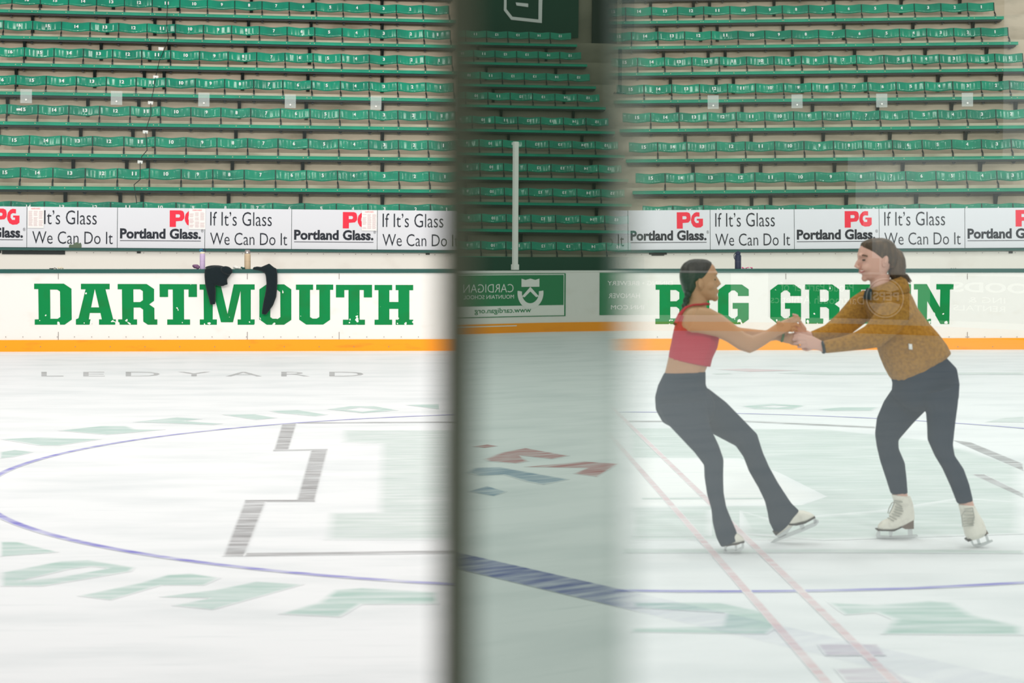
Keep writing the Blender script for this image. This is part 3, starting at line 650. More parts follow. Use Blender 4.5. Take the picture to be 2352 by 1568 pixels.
# ------------------------------------------------------------------ bench wall, signs and glass behind the player benches
def sign_row(org, ex, edges, kinds, side, labels):
    F = frame(org, ex)                           # org: at the signs' top edge; z down to -.62
    lo, hi = edges[0], edges[-1]
    w = struct(obj('wall_bench_'+side, (lambda b: (b.transform(F), b)[1])(bm_box(lo-.6, hi+.9, .03, .10, -1.3, -.652)), M['wall']))
    struct(obj('trim_rail_'+side, (lambda b: (b.transform(F), b)[1])(bm_box(lo-.6, hi+.9, -.03, .10, -.655, -.618), ), M['cap']))
    u = lo-.5
    while u < hi+.8:
        bm = bm_box(u-.006, u+.006, .026, .03, -.692, -.680); bm.transform(F); obj('screw', bm, M['lid'], w); u += .248
    back = struct(obj('wall_backing_'+side, (lambda b: (b.transform(F), b)[1])(bm_box(lo-.6, hi+.9, .03, .06, -.64, -.005)), M['cap']))
    for (u0, u1), kd, lb in zip(zip(edges, edges[1:]), kinds, labels):
        r = empty('advert_sign', F @ Matrix.Translation((u0, 0, 0))); tag(r, lb, 'sign', 'white sign panels behind the benches')
        W, Hh = u1-u0, .611
        obj('board', bm_box(.004, W-.004, 0, .02, -Hh, 0), M['sign'], r)
        def TX(s, a0, a1, b0, b1, m, bold=0): return obj('lettering', text_on(s, lambda u, v: Vector(((a0+(a1-a0)*u)*W, -.002, -(b1+(b0-b1)*v)*Hh)), bold), M[m], r)
        if kd == 'p':
            P = [[(.0, 0), (.50, 0), (.60, .05), (.64, .16), (.66, .36), (.64, .50), (.55, .63), (.28, .66), (.28, 1), (0, 1)], [(.27, .24), (.27, .43), (.42, .43), (.46, .38), (.46, .29), (.42, .24)]]
            G = [[(1, .02), (1, .28), (.86, .26), (.78, .34), (.77, .52), (.84, .66), (.96, .66), (.96, .52), (.88, .52), (.88, .40), (1.15, .40), (1.15, .82), (1.05, .93), (.86, .95), (.72, .86), (.64, .66), (.62, .46), (.66, .22), (.76, .06), (.86, 0)]]
            for nm, lp in (('letter_p', P), ('letter_g', G)):
                sx = .285
                obj(nm, poly_fill([[(x*.90, y) for x, y in l] for l in lp] if nm == 'letter_p' else [[(x*.97, y) for x, y in l] for l in lp], lambda x, y: Vector(((.595+x*sx)*W, -.002, -(.055+y*.415)*Hh))), M['red'], r)
            TX('Portland Glass.', .03, .955, .51, .77, 'ink', .038)
            obj('underline', bm_box(.03*W, .955*W, -.003, 0, -.825*Hh, -.81*Hh), M['ink'], r)
            TX('\u00ae', .955, .985, .52, .60, 'ink')
        else:
            TX("If It\u2019s Glass", .06, .77, .08, .43, 'ink', -.004); TX('We Can Do It', .06, .95, .60, .91, 'ink', -.004)
    return F
def edges_from(xs, org, ex, d0):                 # panel joints read off along the row
    out = []
    for x in xs:
        k = (x-1176)/FPX; e = Vector((ex.x*CP-ex.y*SP, ex.x*SP+ex.y*CP)); o = Vector((org.x*CP-org.y*SP, org.x*SP+org.y*CP))
        out.append((k*o.y-o.x)/(e.x-k*e.y))
    return out
oS = C(670, 480.5, 29.15); eS = CV((1, .17, -.0075)).normalized()
edL = edges_from([-135, 62, 270, 471, 670, 867, 1064, 1262], oS, eS, 29.15)
FSL = sign_row(oS, eS, edL, 'ptptptp'.replace('t', 'i'), 'left', [
    'white sign with red letters cut off at the edge of the picture',
    'white slogan sign over the black slot, its first word behind a roster sheet',
    'white sign with red emblem and bold black name, over the small black slot',
    'white slogan sign directly above the two bottles and draped clothing',
    'white sign with red emblem half behind the roster sheet nearest the post',
    'white slogan sign running behind the dark post',
    'white sign with red emblem hidden behind the dark post'])
oT = C(1824, 480.5, 29.15); eT = CV((1, -.057, .006)).normalized()
edR = edges_from([1253, 1442, 1631, 1824, 2019, 2216, 2412], oT, eT, 29.15)
FSR = sign_row(oT, eT, edR, 'ipipip', 'right', [
    'white slogan sign hidden behind the dark upright',
    'white sign with red emblem beside the dark upright, above the black bracket',
    'white slogan sign above the navy bottle',
    'white sign with red emblem just behind the brown haired skater',
    'white slogan sign partly hidden by the head in the brown fleece',
    'white sign with red emblem at the far end, beyond the brown haired skater'])
def far_glass(F, edges, labels, clab, skip=(), SHF=-.03):
    for i, (u0, u1) in enumerate(zip(edges, edges[1:])):
        r = empty('glass_barrier', F @ Matrix.Translation((u0, .07, 0))); tag(r, labels[i], 'glass pane', 'glass panes over the sign wall')
        obj('sheet', bm_box(.004, u1-u0-.004, 0, .012, 0, 1.76), M['pane_far'], r)
        obj('top_edge', bm_box(.004, u1-u0-.004, 0, .012, 1.754, 1.76), M['pane_edge'], r)
    for i, u in enumerate(edges[1:-1]):
        if i in skip: continue
        r = empty('glass_clip', F @ Matrix.Translation((u+SHF, .055, 1.645))); tag(r, clab[i], 'clip', 'clear clips on the far glass')
        obj('plate', bm_box(-.085, .085, 0, .012, -.085, .125), M['clip'], r)
        bm = bmesh.new(); bmesh.ops.create_uvsphere(bm, u_segments=10, v_segments=6, radius=.016); o = obj('bolt_head', bm, M['pole'], r); o.location = (0, -.005, -.035)
nth = ['first', 'second', 'third', 'fourth', 'fifth', 'sixth', 'seventh', 'eighth']
far_glass(FSL, edL, [f'clear rink glass pane above the {n} sign of the DARTMOUTH side' for n in nth],
          [f'small clear plastic clip joining glass panes, {n} along above the DARTMOUTH side' for n in nth])
far_glass(FSR, edR, [f'clear rink glass pane above the {n} sign of the BIG GREEN side' for n in nth],
          [f'small clear plastic clip joining glass panes, {n} along above the BIG GREEN side' for n in nth], skip=(0,), SHF=.06)
# roster sheets taped on the signs
for i, (x0, x1, lb) in enumerate(((64, 101, 'white roster sheet covering the first word of a slogan sign'), (434, 472, 'white roster sheet on the sign beside the slogan over the bottles'), (831, 866, 'white roster sheet on the sign nearest the dark post'))):
    e = edges_from([x0, x1], oS, eS, 29.15)
    r = empty('roster_sheet', FSL @ Matrix.Translation((e[0], -.012, -.005))); tag(r, lb, 'paper sheet', 'roster sheets on the signs')
    W = e[1]-e[0]; Hh = .315
    obj('sheet', bm_box(0, W, 0, .004, -Hh, 0), M['paper'], r)
    obj('heading', text_on('HARVARD', lambda u, v: Vector(((.22+.56*u)*W, -.002, -.035+.022*v))), M['red'], r)
    bm = bmesh.new(); random.seed(i)
    for c in range(3):
        for q in range(15):
            if random.random() < .15: continue
            bm_w = W*(.2+.06*random.random())
            box(bm, W*(.05+.32*c), W*(.05+.32*c)+bm_w, -.002, 0, -.06-.0155*q-.006, -.06-.0155*q)
    obj('printed_lines', bm, M['paper_ink'], r)
# slots and brackets on the bench wall
def wall_bits(F, org, ex, items):
    for x0, x1, z0, z1, nm in items:
        e = edges_from([x0, x1], org, ex, 29.15)
        bm = bm_box(e[0], e[1], .012, .03, z0, z1); bm.transform(F)
        yield obj(nm, bm, M['black'])
bits = list(wall_bits(FSL, oS, eS, [(-30, 3, -.70, -.662, 'wall_slot'), (5, 150, -.715, -.662, 'wall_slot'), (315, 324, -.69, -.665, 'wall_slot'), (979, 988, -.685, -.665, 'wall_slot'), (678, 690, -.035, -.012, 'hook_plate'), (229, 245, -.035, -.012, 'hook_plate')]))
bits += list(wall_bits(FSR, oT, eT, [(1490, 1531, -.685, -.655, 'wall_bracket'), (1496, 1525, -.70, -.685, 'wall_bracket'), (2317, 2326, -.695, -.665, 'wall_slot')]))
for o, lb in zip(bits, ['black slot cut off at the edge, below the first sign', 'long black slot in the white wall under the first slogan sign', 'small black slot in the wall below the bold name sign', 'small black slot in the wall beside the dark post', 'tiny black plate at the top of the sign nearest the post', 'tiny black plate at the top of the slogan sign with a roster',
                        'upper plate of the black bracket on the wall right of the upright', 'lower stepped plate of the black bracket on the wall', 'small black slot in the wall beyond the brown haired skater']):
    tag(o, lb, 'wall fitting')
e = edges_from([159, 188], oS, eS, 29.15)
bm = poly_fill([[(0, 0), (1, 0), (1, .6), (.93, .95), (.8, .8), (.7, .95), (.55, 1), (.42, .75), (.3, .55), (.2, .6), (.08, .65), (0, .4)]], lambda x, z: FSL @ Vector((e[0]+(e[1]-e[0])*x, -.004, -.615+.085*z)))
r0 = bmesh.ops.extrude_face_region(bm, geom=bm.faces[:]); bmesh.ops.translate(bm, vec=FSL.to_3x3() @ Vector((0, .004, 0)), verts=[v for v in r0['geom'] if isinstance(v, bmesh.types.BMVert)])
tag(obj('leafy_patch', bm, M['olive']), 'dull green scalloped patch at the foot of the first slogan sign', 'patch')

# ------------------------------------------------------------------ things on the shelf of the boards
SHZ = 1.19
def shelf(x, y=DB+.12): p = BRD(x, 600, 0); return Vector((p.x*(y/DB), y, SHZ))
PX = DB/4350*1.004
def bottle(x, r, h, bm_mat, lid_mat, label, kind):
    b = empty('water_bottle', shelf(x)); tag(b, label, 'water bottle', None)
    bm = bmesh.new(); hb = h*(.80 if kind != 'straw' else .84)
    lathe(bm, [(r*.96, 0), (r, .006), (r, hb*.90), (r*.93, hb*.95), (r*.72 if kind == 'flask' else r*.9, hb)], 0, 0); obj('body', bm, M[bm_mat], b, smooth=False)
    if kind == 'flask':
        bm = bmesh.new(); lathe(bm, [(r*.72, hb), (r*.80, hb+.008), (r*.80, h*.93), (r*.55, h*.955)], 0, 0); obj('cap', bm, M[lid_mat], b)
        bm = bmesh.new(); box(bm, -r*.35, r*.35, -.012, .012, h*.93, h); obj('spout', bm, M[lid_mat], b)
        bm = bmesh.new(); tube_pts(bm, [Vector((-r*.8, 0, hb+.02)), Vector((-r*1.25, 0, hb-.005)), Vector((-r*1.2, 0, hb-.05)), Vector((-r*.95, 0, hb-.07))], [.006]*4); obj('strap', bm, M[lid_mat], b)
    elif kind == 'dome':
        bm = bmesh.new(); lathe(bm, [(r*.9, hb), (r*.92, hb+.01), (r*.86, hb+.035), (r*.6, h)], 0, 0); obj('lid', bm, M[lid_mat], b)
        bm = bmesh.new(); box(bm, -.012, .012, -r*.98, -r*.7, hb+.008, hb+.03); obj('button', bm, M['pole'], b)
    else:
        bm = bmesh.new(); lathe(bm, [(r*.95, hb), (r*.98, hb+.004), (r*.98, hb+.02), (r*.7, hb+.028)], 0, 0); obj('collar', bm, M['cream'], b)
        for sx, mm in ((-.4, 'lblue'), (.55, 'navy')):
            bm = bmesh.new(); n = 14
            tube_pts(bm, [Vector((sx*r+math.cos(2*math.pi*i/n)*r*.55, 0, hb+.045+math.sin(2*math.pi*i/n)*r*.42)) for i in range(n+1)], [.008]*(n+1)); obj('loop_lid', bm, M[mm], b)
    bm = bmesh.new(); lathe(bm, [(r*1.012, hb*.5), (r*1.012, hb*.505)], 0, 0); obj('seam_ring', bm, M['lid'], b)
    return b
bottle(465, 6.2*PX, 42*PX, 'lavender', 'lblue', 'lavender water bottle with blue looped lid beside the draped jacket', 'straw')
bottle(568.5, 7.2*PX, 44*PX, 'beige', 'lid', 'beige water bottle with grey domed lid between the two draped garments', 'dome')
bottle(1695, 7.4*PX, 41*PX, 'navy', 'navy', 'navy flask bottle standing behind the two skaters', 'flask')
def lump(name, x, wpx, hpx, m, label, cat, lobes, seed, dy=.12):
    random.seed(seed); p = shelf(x, DB+dy); bm = bmesh.new()
    for i in range(lobes):
        rr = hpx*PX*(.3+.2*random.random()); bm2 = bmesh.ops.create_icosphere(bm, subdivisions=2, radius=rr)
        ox = (i/(max(1, lobes-1))-.5)*(wpx*PX-rr*1.2); oz = rr*.8 if random.random() < .5 else hpx*PX-rr
        for v in bm2['verts']: v.co += Vector((ox, (random.random()-.5)*.04, max(rr*.9, oz)))
    o = obj(name, remesh_bm(bm, .008, 2), M[m], smooth=True); o.location = p; tag(o, label, cat); return o
def remesh_bm(bm, voxel, smooth=3):
    me = bpy.data.meshes.new('tmp'); bmesh.ops.recalc_face_normals(bm, faces=bm.faces[:]); bm.to_mesh(me); bm.free()
    o = bpy.data.objects.new('tmp', me); COL.objects.link(o)
    md = o.modifiers.new('r', 'REMESH'); md.mode = 'VOXEL'; md.voxel_size = voxel; md.adaptivity = 0
    if smooth:
        sm = o.modifiers.new('s', 'SMOOTH'); sm.factor = .5; sm.iterations = smooth
    dg = bpy.context.evaluated_depsgraph_get(); dg.update()
    me2 = bpy.data.meshes.new_from_object(o.evaluated_get(dg)); out = bmesh.new(); out.from_mesh(me2)
    bpy.data.objects.remove(o); bpy.data.meshes.remove(me); bpy.data.meshes.remove(me2)
    return out
lump('hair_clip', 450, 14, 11, 'purple', 'small purple claw clip beside the lavender bottle', 'hair clip', 5, 1)
lump('glove', 545, 17, 9, 'white', 'crumpled white glove lying beside the beige bottle', 'glove', 5, 2)
lump('glove', 558, 9, 6, 'cap', 'dark green glove end tucked against the beige bottle', 'glove', 4, 3, .09)
lump('glove', 122, 17, 4, 'black', 'flat black glove on the shelf above the first letter', 'glove', 5, 4)
lump('glove', 139, 13, 5.5, 'cream', 'pale tan glove on the shelf next to the black one', 'glove', 4, 5)
lump('phone_case', 1716, 25, 4.5, 'pink', 'hot pink case lying beside the navy flask', 'case', 6, 6)
lump('scrap', 1682, 22, 2.5, 'black', 'flat black cloth lying under the navy flask', 'cloth', 5, 7, .06)
lump('scrap', 291, 9, 2, 'black', 'small black scrap on the shelf above letter A', 'scrap', 3, 8)
lump('scrap', 2190, 12, 3, 'cap', 'small dark scrap on the shelf beyond the last letter', 'scrap', 3, 9)

# ------------------------------------------------------------------ lofted bodies and clothing
def ring(bm, A, B, dA, th, seg=18, dB=None, p=2.3):
    PA, PB = C(A[0], A[1], dA), C(B[0], B[1], dB or dA)
    c = (PA+PB)/2; h = (PB-PA)/2; dv = CV((0, 1, 0))*th
    out = []
    for i in range(seg):
        t = 2*math.pi*i/seg; cs, sn = math.cos(t), math.sin(t)
        cx = math.copysign(abs(cs)**(2/p), cs); sy = math.copysign(abs(sn)**(2/p), sn)
        out.append(bm.verts.new(c+h*cx+dv*sy))
    return out
def loft(bm, rows, seg=18, p=2.3):              # rows: (A, B, depth, half thickness)
    R = [ring(bm, r[0], r[1], r[2], r[3], seg, None, p) for r in rows]
    for a, b in zip(R, R[1:]):
        for i in range(seg): bm.faces.new((a[i], a[(i+1) % seg], b[(i+1) % seg], b[i]))
    bm.faces.new(R[0][::-1]); bm.faces.new(R[-1])
def rows_of(lst, d0, d1, t0, t1=None):
    n = len(lst)-1
    return [(a, b, d0+(d1-d0)*i/n, (t0[i] if isinstance(t0, (list, tuple)) else t0+(t1-t0)*i/n)) for i, (a, b) in enumerate(lst)]
def ball(bm, x, y, d, r, sx=1, sz=1, sd=1, rot=0):
    g = bmesh.ops.create_uvsphere(bm, u_segments=16, v_segments=10, radius=1)
    cr, sr = math.cos(rot), math.sin(rot); o = C(x, y, d)
    for v in g['verts']:
        a, b, c = v.co.x*r*sx, v.co.z*r*sz, v.co.y*r*sd
        v.co = o+CV((a*cr-b*sr, c, a*sr+b*cr))
def ftube(bm, pts, rad): tube_pts(bm, [C(*p) for p in pts], rad, 10)   # pts in (x, y, depth); rad in metres
def grow(lst, k): # widen outline pairs about their middles
    out = []
    for a, b in lst:
        mx, my = (a[0]+b[0])/2, (a[1]+b[1])/2
        out.append(((mx+(a[0]-mx)*k, my+(a[1]-my)*k), (mx+(b[0]-mx)*k, my+(b[1]-my)*k)))
    return out
MPX = 10.0/4350

# ---- garments draped over the boards
DJ = DB/CP-.02
bm = bmesh.new(); J = zl(430, 560, 8.713)
def JR(l): return [(J(a), J(b)) for a, b in l]
DJL = DJ-.25*0
dl_ = C(500, 640, 1); dJ1 = (DB-.085)/((C(500, 640, 1)-Vector((0, 0, CAMH))).y)
loft(bm, rows_of(JR([((350, 500), (540, 470)), ((345, 640), (545, 640)), ((358, 800), (560, 830)), ((395, 960), (572, 930)), ((430, 1080), (570, 1100)), ((462, 1215), (560, 1205))]), dJ1, dJ1, [.05, .06, .055, .05, .045, .035]))
loft(bm, rows_of(JR([((400, 490), (430, 800)), ((560, 442), (570, 825)), ((660, 448), (650, 850)), ((720, 455), (730, 845)), ((800, 480), (800, 700)), ((855, 525), (850, 640)), ((872, 560), (868, 610))]), dJ1, dJ1, [.06, .07, .07, .07, .06, .05, .03]))
loft(bm, rows_of(JR([((640, 690), (800, 690)), ((640, 770), (802, 760)), ((650, 850), (812, 810))]), dJ1-.02, dJ1-.02, [.05, .055, .04]))
ball(bm, *J((790, 530)), dJ1-.05, .06, 1.5, 1.0, 1, -.3)
ball(bm, *J((560, 480)), dJ1+.08, .05, 3.0, .8, 2, 0)
jk = empty('jacket', C(500, 618, dJ1)); tag(jk, 'black jacket draped over the boards, sleeve hanging across letter M', 'jacket', 'clothing draped over the boards')
obj('body', remesh_bm(bm, .010, 2), M['cloth'], jk, smooth=True, world=True)
bm = bmesh.new(); loft(bm, rows_of(JR([((452, 1150), (568, 1140)), ((464, 1216), (560, 1206))]), dJ1, dJ1, [.04, .036])); obj('cuff', remesh_bm(bm, .008, 1), M['cloth'], jk, smooth=True, world=True)
bm = bmesh.new(); dJ2 = (DB-.085)/((C(600, 640, 1)-Vector((0, 0, CAMH))).y)
loft(bm, rows_of(JR([((1310, 515), (1325, 465)), ((1400, 520), (1400, 450)), ((1500, 545), (1480, 460)), ((1560, 600), (1560, 425)), ((1660, 620), (1640, 390)), ((1740, 600), (1740, 470)), ((1790, 560), (1785, 490))]), dJ2+.06, dJ2, [.03, .04, .05, .06, .06, .05, .04]))
loft(bm, rows_of(JR([((1550, 560), (1790, 490)), ((1572, 650), (1806, 600)), ((1585, 780), (1808, 760)), ((1572, 930), (1797, 930)), ((1545, 1060), (1785, 1060)), ((1515, 1210), (1725, 1220)), ((1500, 1320), (1645, 1335)), ((1495, 1400), (1580, 1412))]), dJ2, dJ2, [.05, .06, .055, .055, .055, .05, .045, .035]))
ht = empty('sweatpants', C(605, 618, dJ2)); tag(ht, 'black sweatpants draped over the boards, one leg hanging across letter O', 'sweatpants', 'clothing draped over the boards')
obj('leg', remesh_bm(bm, .010, 2), M['cloth'], ht, smooth=True, world=True)
bm = bmesh.new(); loft(bm, rows_of(JR([((1497, 1325), (1640, 1340)), ((1493, 1402), (1582, 1414))]), dJ2, dJ2, [.046, .037])); obj('cuff', remesh_bm(bm, .008, 1), M['cloth'], ht, smooth=True, world=True)
# ------------------------------------------------------------------ the two skaters
def plate(bm, pts, d, th):                       # flat steel shape of real thickness
    prism(bm, [C(x, y, d-th/2) for x, y in pts], CV((0, 1, 0))*th)
def part(name, bm, m, p, voxel=.006, sm=3, smooth=True):
    if voxel: bm = remesh_bm(bm, voxel, sm)
    return obj(name, bm, M[m] if isinstance(m, str) else m, p, smooth=smooth, world=True)

# ---- skater leaning back, red top
dL = 9.93
L = empty('person', C(1690, 1270, 9.79))
tag(L, 'skater in red crop top and flared dark leggings, leaning back holding both hands', 'person')
pelL = [((1526, 855), (1621, 851)), ((1511, 885), (1621, 884)), ((1504, 912), (1632, 904)), ((1506, 942), (1642, 925)), ((1522, 970), (1640, 950))]
nearL = [((1507, 930), (1622, 915)), ((1527, 967), (1626, 958)), ((1562, 1004), (1636, 990)), ((1596, 1040), (1651, 1022)), ((1617, 1068), (1662, 1054)), ((1618, 1096), (1661, 1092)), ((1624, 1135), (1662, 1130)), ((1634, 1170), (1668, 1163)), ((1637, 1202), (1679, 1190)), ((1645, 1234), (1690, 1215)), ((1656, 1256), (1697, 1238))]
farL = [((1560, 925), (1625, 890)), ((1600, 968), (1668, 923)), ((1640, 998), (1702, 958)), ((1690, 1024), (1739, 996)), ((1708, 1050), (1752, 1038)), ((1720, 1082), (1767, 1072)), ((1742, 1120), (1787, 1108)), ((1757, 1152), (1800, 1128)), ((1763, 1178), (1818, 1155)), ((1766, 1198), (1836, 1172)), ((1781, 1228), (1815, 1198))]
torL = [((1516, 885), (1618, 885)), ((1527, 856), (1620, 852)), ((1532, 835), (1627, 836)), ((1538, 808), (1634, 812)), ((1545, 780), (1644, 786)), ((1549, 757), (1645, 766)), ((1556, 735), (1638, 742)), ((1566, 716), (1626, 717)), ((1575, 702), (1622, 703)), ((1580, 688), (1624, 692)), ((1578, 672), (1622, 676)), ((1576, 655), (1625, 660))]
torLt = [.112, .104, .103, .112, .122, .135, .15, .135, .08, .056, .054, .06]
bm = bmesh.new()
loft(bm, rows_of(torL, dL, dL, torLt))
headL = [((1614, 690), (1640, 689)), ((1604, 682), (1645, 684)), ((1592, 673), (1646, 675)), ((1580, 662), (1646, 663)), ((1570, 650), (1646, 649)), ((1565, 638), (1644, 637)), ((1564, 625), (1645, 623)), ((1567, 613), (1641, 611)), ((1575, 604), (1633, 603)), ((1588, 598), (1620, 598))]
loft(bm, rows_of(headL, dL, dL, [.028, .045, .058, .066, .071, .074, .074, .071, .06, .04]))
ftube(bm, [(1643, 634, dL), (1648, 644, dL), (1652, 651, dL), (1646, 657, dL)], [.007, .009, .011, .009])
ball(bm, 1647, 655, dL-.012, .009); ball(bm, 1647, 655, dL+.012, .009)
ball(bm, 1642, 684, dL, .019); ball(bm, 1646, 669, dL, .014, .8, .9, 1.6); ball(bm, 1643, 627, dL, .020, .6, .6, 2.4)
ball(bm, 1630, 656, dL-.045, .026); ball(bm, 1630, 656, dL+.045, .026)
nearA = [((1604, 705), (1578, 760)), ((1632, 708), (1612, 766)), ((1660, 723), (1645, 773)), ((1688, 745), (1670, 785)), ((1712, 764), (1697, 803)), ((1728, 770), (1722, 811)), ((1745, 764), (1738, 804)), ((1764, 756), (1757, 792)), ((1783, 743), (1788, 771))]
loft(bm, rows_of(nearA, 9.77, 9.86, [.052, .050, .046, .043, .041, .042, .040, .034, .026]))
ball(bm, 1596, 735, 9.79, .062, 1, 1.05, .9)
loft(bm, rows_of([((1783, 744), (1789, 771)), ((1796, 736), (1803, 765)), ((1811, 730), (1818, 757))], 9.86, 9.9, [.022, .018, .016]))
for pts in ([(1813, 734, 9.885), (1826, 728, 9.885), (1838, 731, 9.90)], [(1815, 740, 9.89), (1829, 735, 9.885), (1841, 739, 9.90)], [(1816, 747, 9.90), (1828, 744, 9.895), (1838, 750, 9.91)], [(1815, 753, 9.915), (1824, 753, 9.91), (1832, 759, 9.92)]):
    ftube(bm, pts, [.0095, .0085, .007])
ftube(bm, [(1797, 746, 9.86), (1789, 739, 9.845), (1784, 741, 9.84)], [.011, .009, .0075])
farA = [((1612, 706), (1604, 762)), ((1650, 732), (1643, 776)), ((1700, 752), (1697, 786)), ((1745, 757), (1743, 787)), ((1784, 760), (1784, 781))]
loft(bm, rows_of(farA, 10.08, 9.98, [.05, .045, .041, .035, .024]))
loft(bm, rows_of([((1784, 760), (1785, 782)), ((1804, 762), (1805, 788)), ((1819, 766), (1820, 790))], 9.98, 9.96, [.024, .018, .016]))
for pts in ([(1818, 768, 9.96), (1832, 766, 9.97), (1842, 770, 9.96)], [(1819, 774, 9.96), (1834, 773, 9.975), (1844, 777, 9.96)], [(1819, 781, 9.96), (1832, 781, 9.975), (1841, 785, 9.96)], [(1817, 788, 9.96), (1828, 790, 9.97), (1836, 793, 9.955)]):
    ftube(bm, pts, [.0095, .0085, .007])
ftube(bm, [(1802, 764, 9.96), (1812, 758, 9.93), (1822, 760, 9.915)], [.011, .009, .0075])
loft(bm, rows_of(grow(pelL[1:], .8), dL, dL, .10, .09))
loft(bm, rows_of(grow(nearL[:-1], .80), 9.85, 9.79, [.06, .06, .056, .048, .042, .038, .038, .035, .032, .030]))
loft(bm, rows_of(grow(farL[:-1], .80), 10.0, 10.13, [.06, .06, .056, .048, .042, .038, .038, .035, .032, .030]))
ftube(bm, [(1668, 1240, 9.79), (1690, 1240, 9.79), (1701, 1240, 9.79)], [.03, .028, .02])
ftube(bm, [(1800, 1200, 10.13), (1830, 1190, 10.13), (1858, 1184, 10.13)], [.03, .028, .02])
part('body', bm, 'skin_tan', L, .005, 2)
bm = bmesh.new()                                 # ear is its own small relief on the near side
ball(bm, 1609, 652, dL-.076, .026, .62, 1.15, .5, .15); ball(bm, 1608, 652, dL-.090, .017, .6, 1.2, .35, .15); part('ear', bm, 'skin_tan', L, .003, 1)
bm = bmesh.new(); ball(bm, 1641, 642, dL-.036, .0075, 1.1, .55, .8); part('eye', bm, 'eye', L, 0)
bm = bmesh.new(); ftube(bm, [(1630, 632, dL-.052), (1638, 630, dL-.040), (1644, 632, dL-.026)], [.0025, .004, .003]); part('eyebrow', bm, 'brow', L, 0)
bm = bmesh.new(); ftube(bm, [(1638, 671, dL-.035), (1645, 669.5, dL-.018), (1648, 669.5, dL)], [.002, .0045, .005]); part('lips', bm, 'lip', L, 0)
bm = bmesh.new()
loft(bm, rows_of([((1574, 677), (1590, 676)), ((1569, 668), (1596, 666)), ((1566, 658), (1602, 656)), ((1563, 648), (1600, 645)), ((1561, 638), (1622, 637)), ((1561, 626), (1630, 624)), ((1564, 614), (1634, 611)), ((1571, 604), (1634, 602)), ((1583, 597), (1624, 596)), ((1594, 594.5), (1612, 594.5))], dL, dL, [.045, .062, .072, .078, .081, .082, .079, .07, .052, .03]), 18, 3.4)
hairL = part('hair', bm, 'hair_black', L, .006, 2)
bm = bmesh.new()
pts = [(1580, 676), (1576, 690), (1572, 703), (1568, 716), (1563, 728), (1557, 738), (1550, 743)]
for i, (x, y) in enumerate(pts): ball(bm, x, y, dL-.05+.01*(i % 2), .020-.0017*i, 1, 1.1, 1)
obj('braid', remesh_bm(bm, .005, 2), M['hair_black'], hairL, smooth=True).data.transform(Matrix.Translation(-L.location))
bm = bmesh.new()
loft(bm, rows_of([((1535, 822), (1632, 842)), ((1537, 808), (1636, 824)), ((1542, 785), (1648, 798)), ((1545, 768), (1652, 778)), ((1549, 750), (1649, 762)), ((1553, 734), (1632, 744)), ((1558, 722), (1620, 730))], dL, dL, [.112, .118, .130, .138, .140, .130, .11]))
ftube(bm, [(1553, 742, 9.80), (1562, 722, 9.80), (1575, 706, 9.81), (1592, 700, 9.838), (1610, 699, 9.845), (1625, 697, 9.885), (1629, 698, 9.94)], [.013, .012, .008, .007, .007, .007, .007])
ftube(bm, [(1575, 708, 10.02), (1592, 703, 10.0), (1610, 702, 9.99), (1629, 698, 9.94)], [.008, .007, .007, .007])
part('tank_top', bm, 'top_red', L, .005, 2)
bm = bmesh.new()
loft(bm, rows_of(pelL+[((1550, 985), (1632, 968))], dL, dL, [.112, .122, .135, .135, .115, .06]))
loft(bm, rows_of(nearL, 9.85, 9.79, [.086, .085, .08, .070, .060, .057, .056, .050, .048, .05, .046]))
loft(bm, rows_of(farL, 10.0, 10.13, [.086, .085, .08, .070, .060, .057, .056, .050, .048, .05, .046]))
part('leggings', bm, 'legging', L, .007, 9)
bm = bmesh.new(); tube_pts(bm, [C(1797, 770, 9.965)+CV((.004*math.sin(t), .030*math.cos(t), .031*math.sin(t))) for t in [2*math.pi*i/16 for i in range(17)]], [.006]*17); part('bracelet', bm, 'bracelet', L, 0)
def skate(P, d, boot, polys, sole, heel, laces, toe=None):
    bm = bmesh.new()
    for rows in boot: loft(bm, [(a, b, d, t) for a, b, t in rows])
    s = part('ice_skate', bm, 'boot', P, .005, 2)
    def sub(name, bm2, m):
        o = obj(name, bm2, M[m], s); o.data.transform(Matrix.Translation(-P.location)); return o
    bm = bmesh.new()
    for q in polys: plate(bm, q, d, .005)
    sub('blade', bm, 'steel')
    bm = bmesh.new()
    for q in sole: plate(bm, q, d, .072)
    sub('sole', bm, 'sole')
    if heel:
        bm = bmesh.new(); plate(bm, heel, d, .058); sub('heel', bm, 'heel')
    if laces:
        bm = bmesh.new()
        for l in laces: ftube(bm, l, [.0028]*len(l))
        sub('laces', bm, 'lace')
    return s
skate(L, 9.79, [[((1660, 1222), (1664, 1256), .034), ((1680, 1220), (1683, 1251), .038), ((1695, 1224), (1698, 1248), .038), ((1705, 1232), (1707, 1245), .03), ((1709, 1238), (1710, 1244), .018)]],
      [[(1660, 1266), (1664, 1259), (1670, 1263), (1690, 1262), (1703, 1256), (1704, 1247), (1709, 1246), (1709, 1258), (1700, 1267), (1676, 1271.5), (1662, 1270)], [(1688, 1248), (1693, 1248), (1693, 1264), (1688, 1265)], [(1664, 1254), (1670, 1252), (1670, 1266), (1664, 1266)]],
      [[(1668, 1251), (1690, 1247.5), (1710, 1242.5), (1710.5, 1246), (1690, 1251), (1669, 1255)]], None, None)
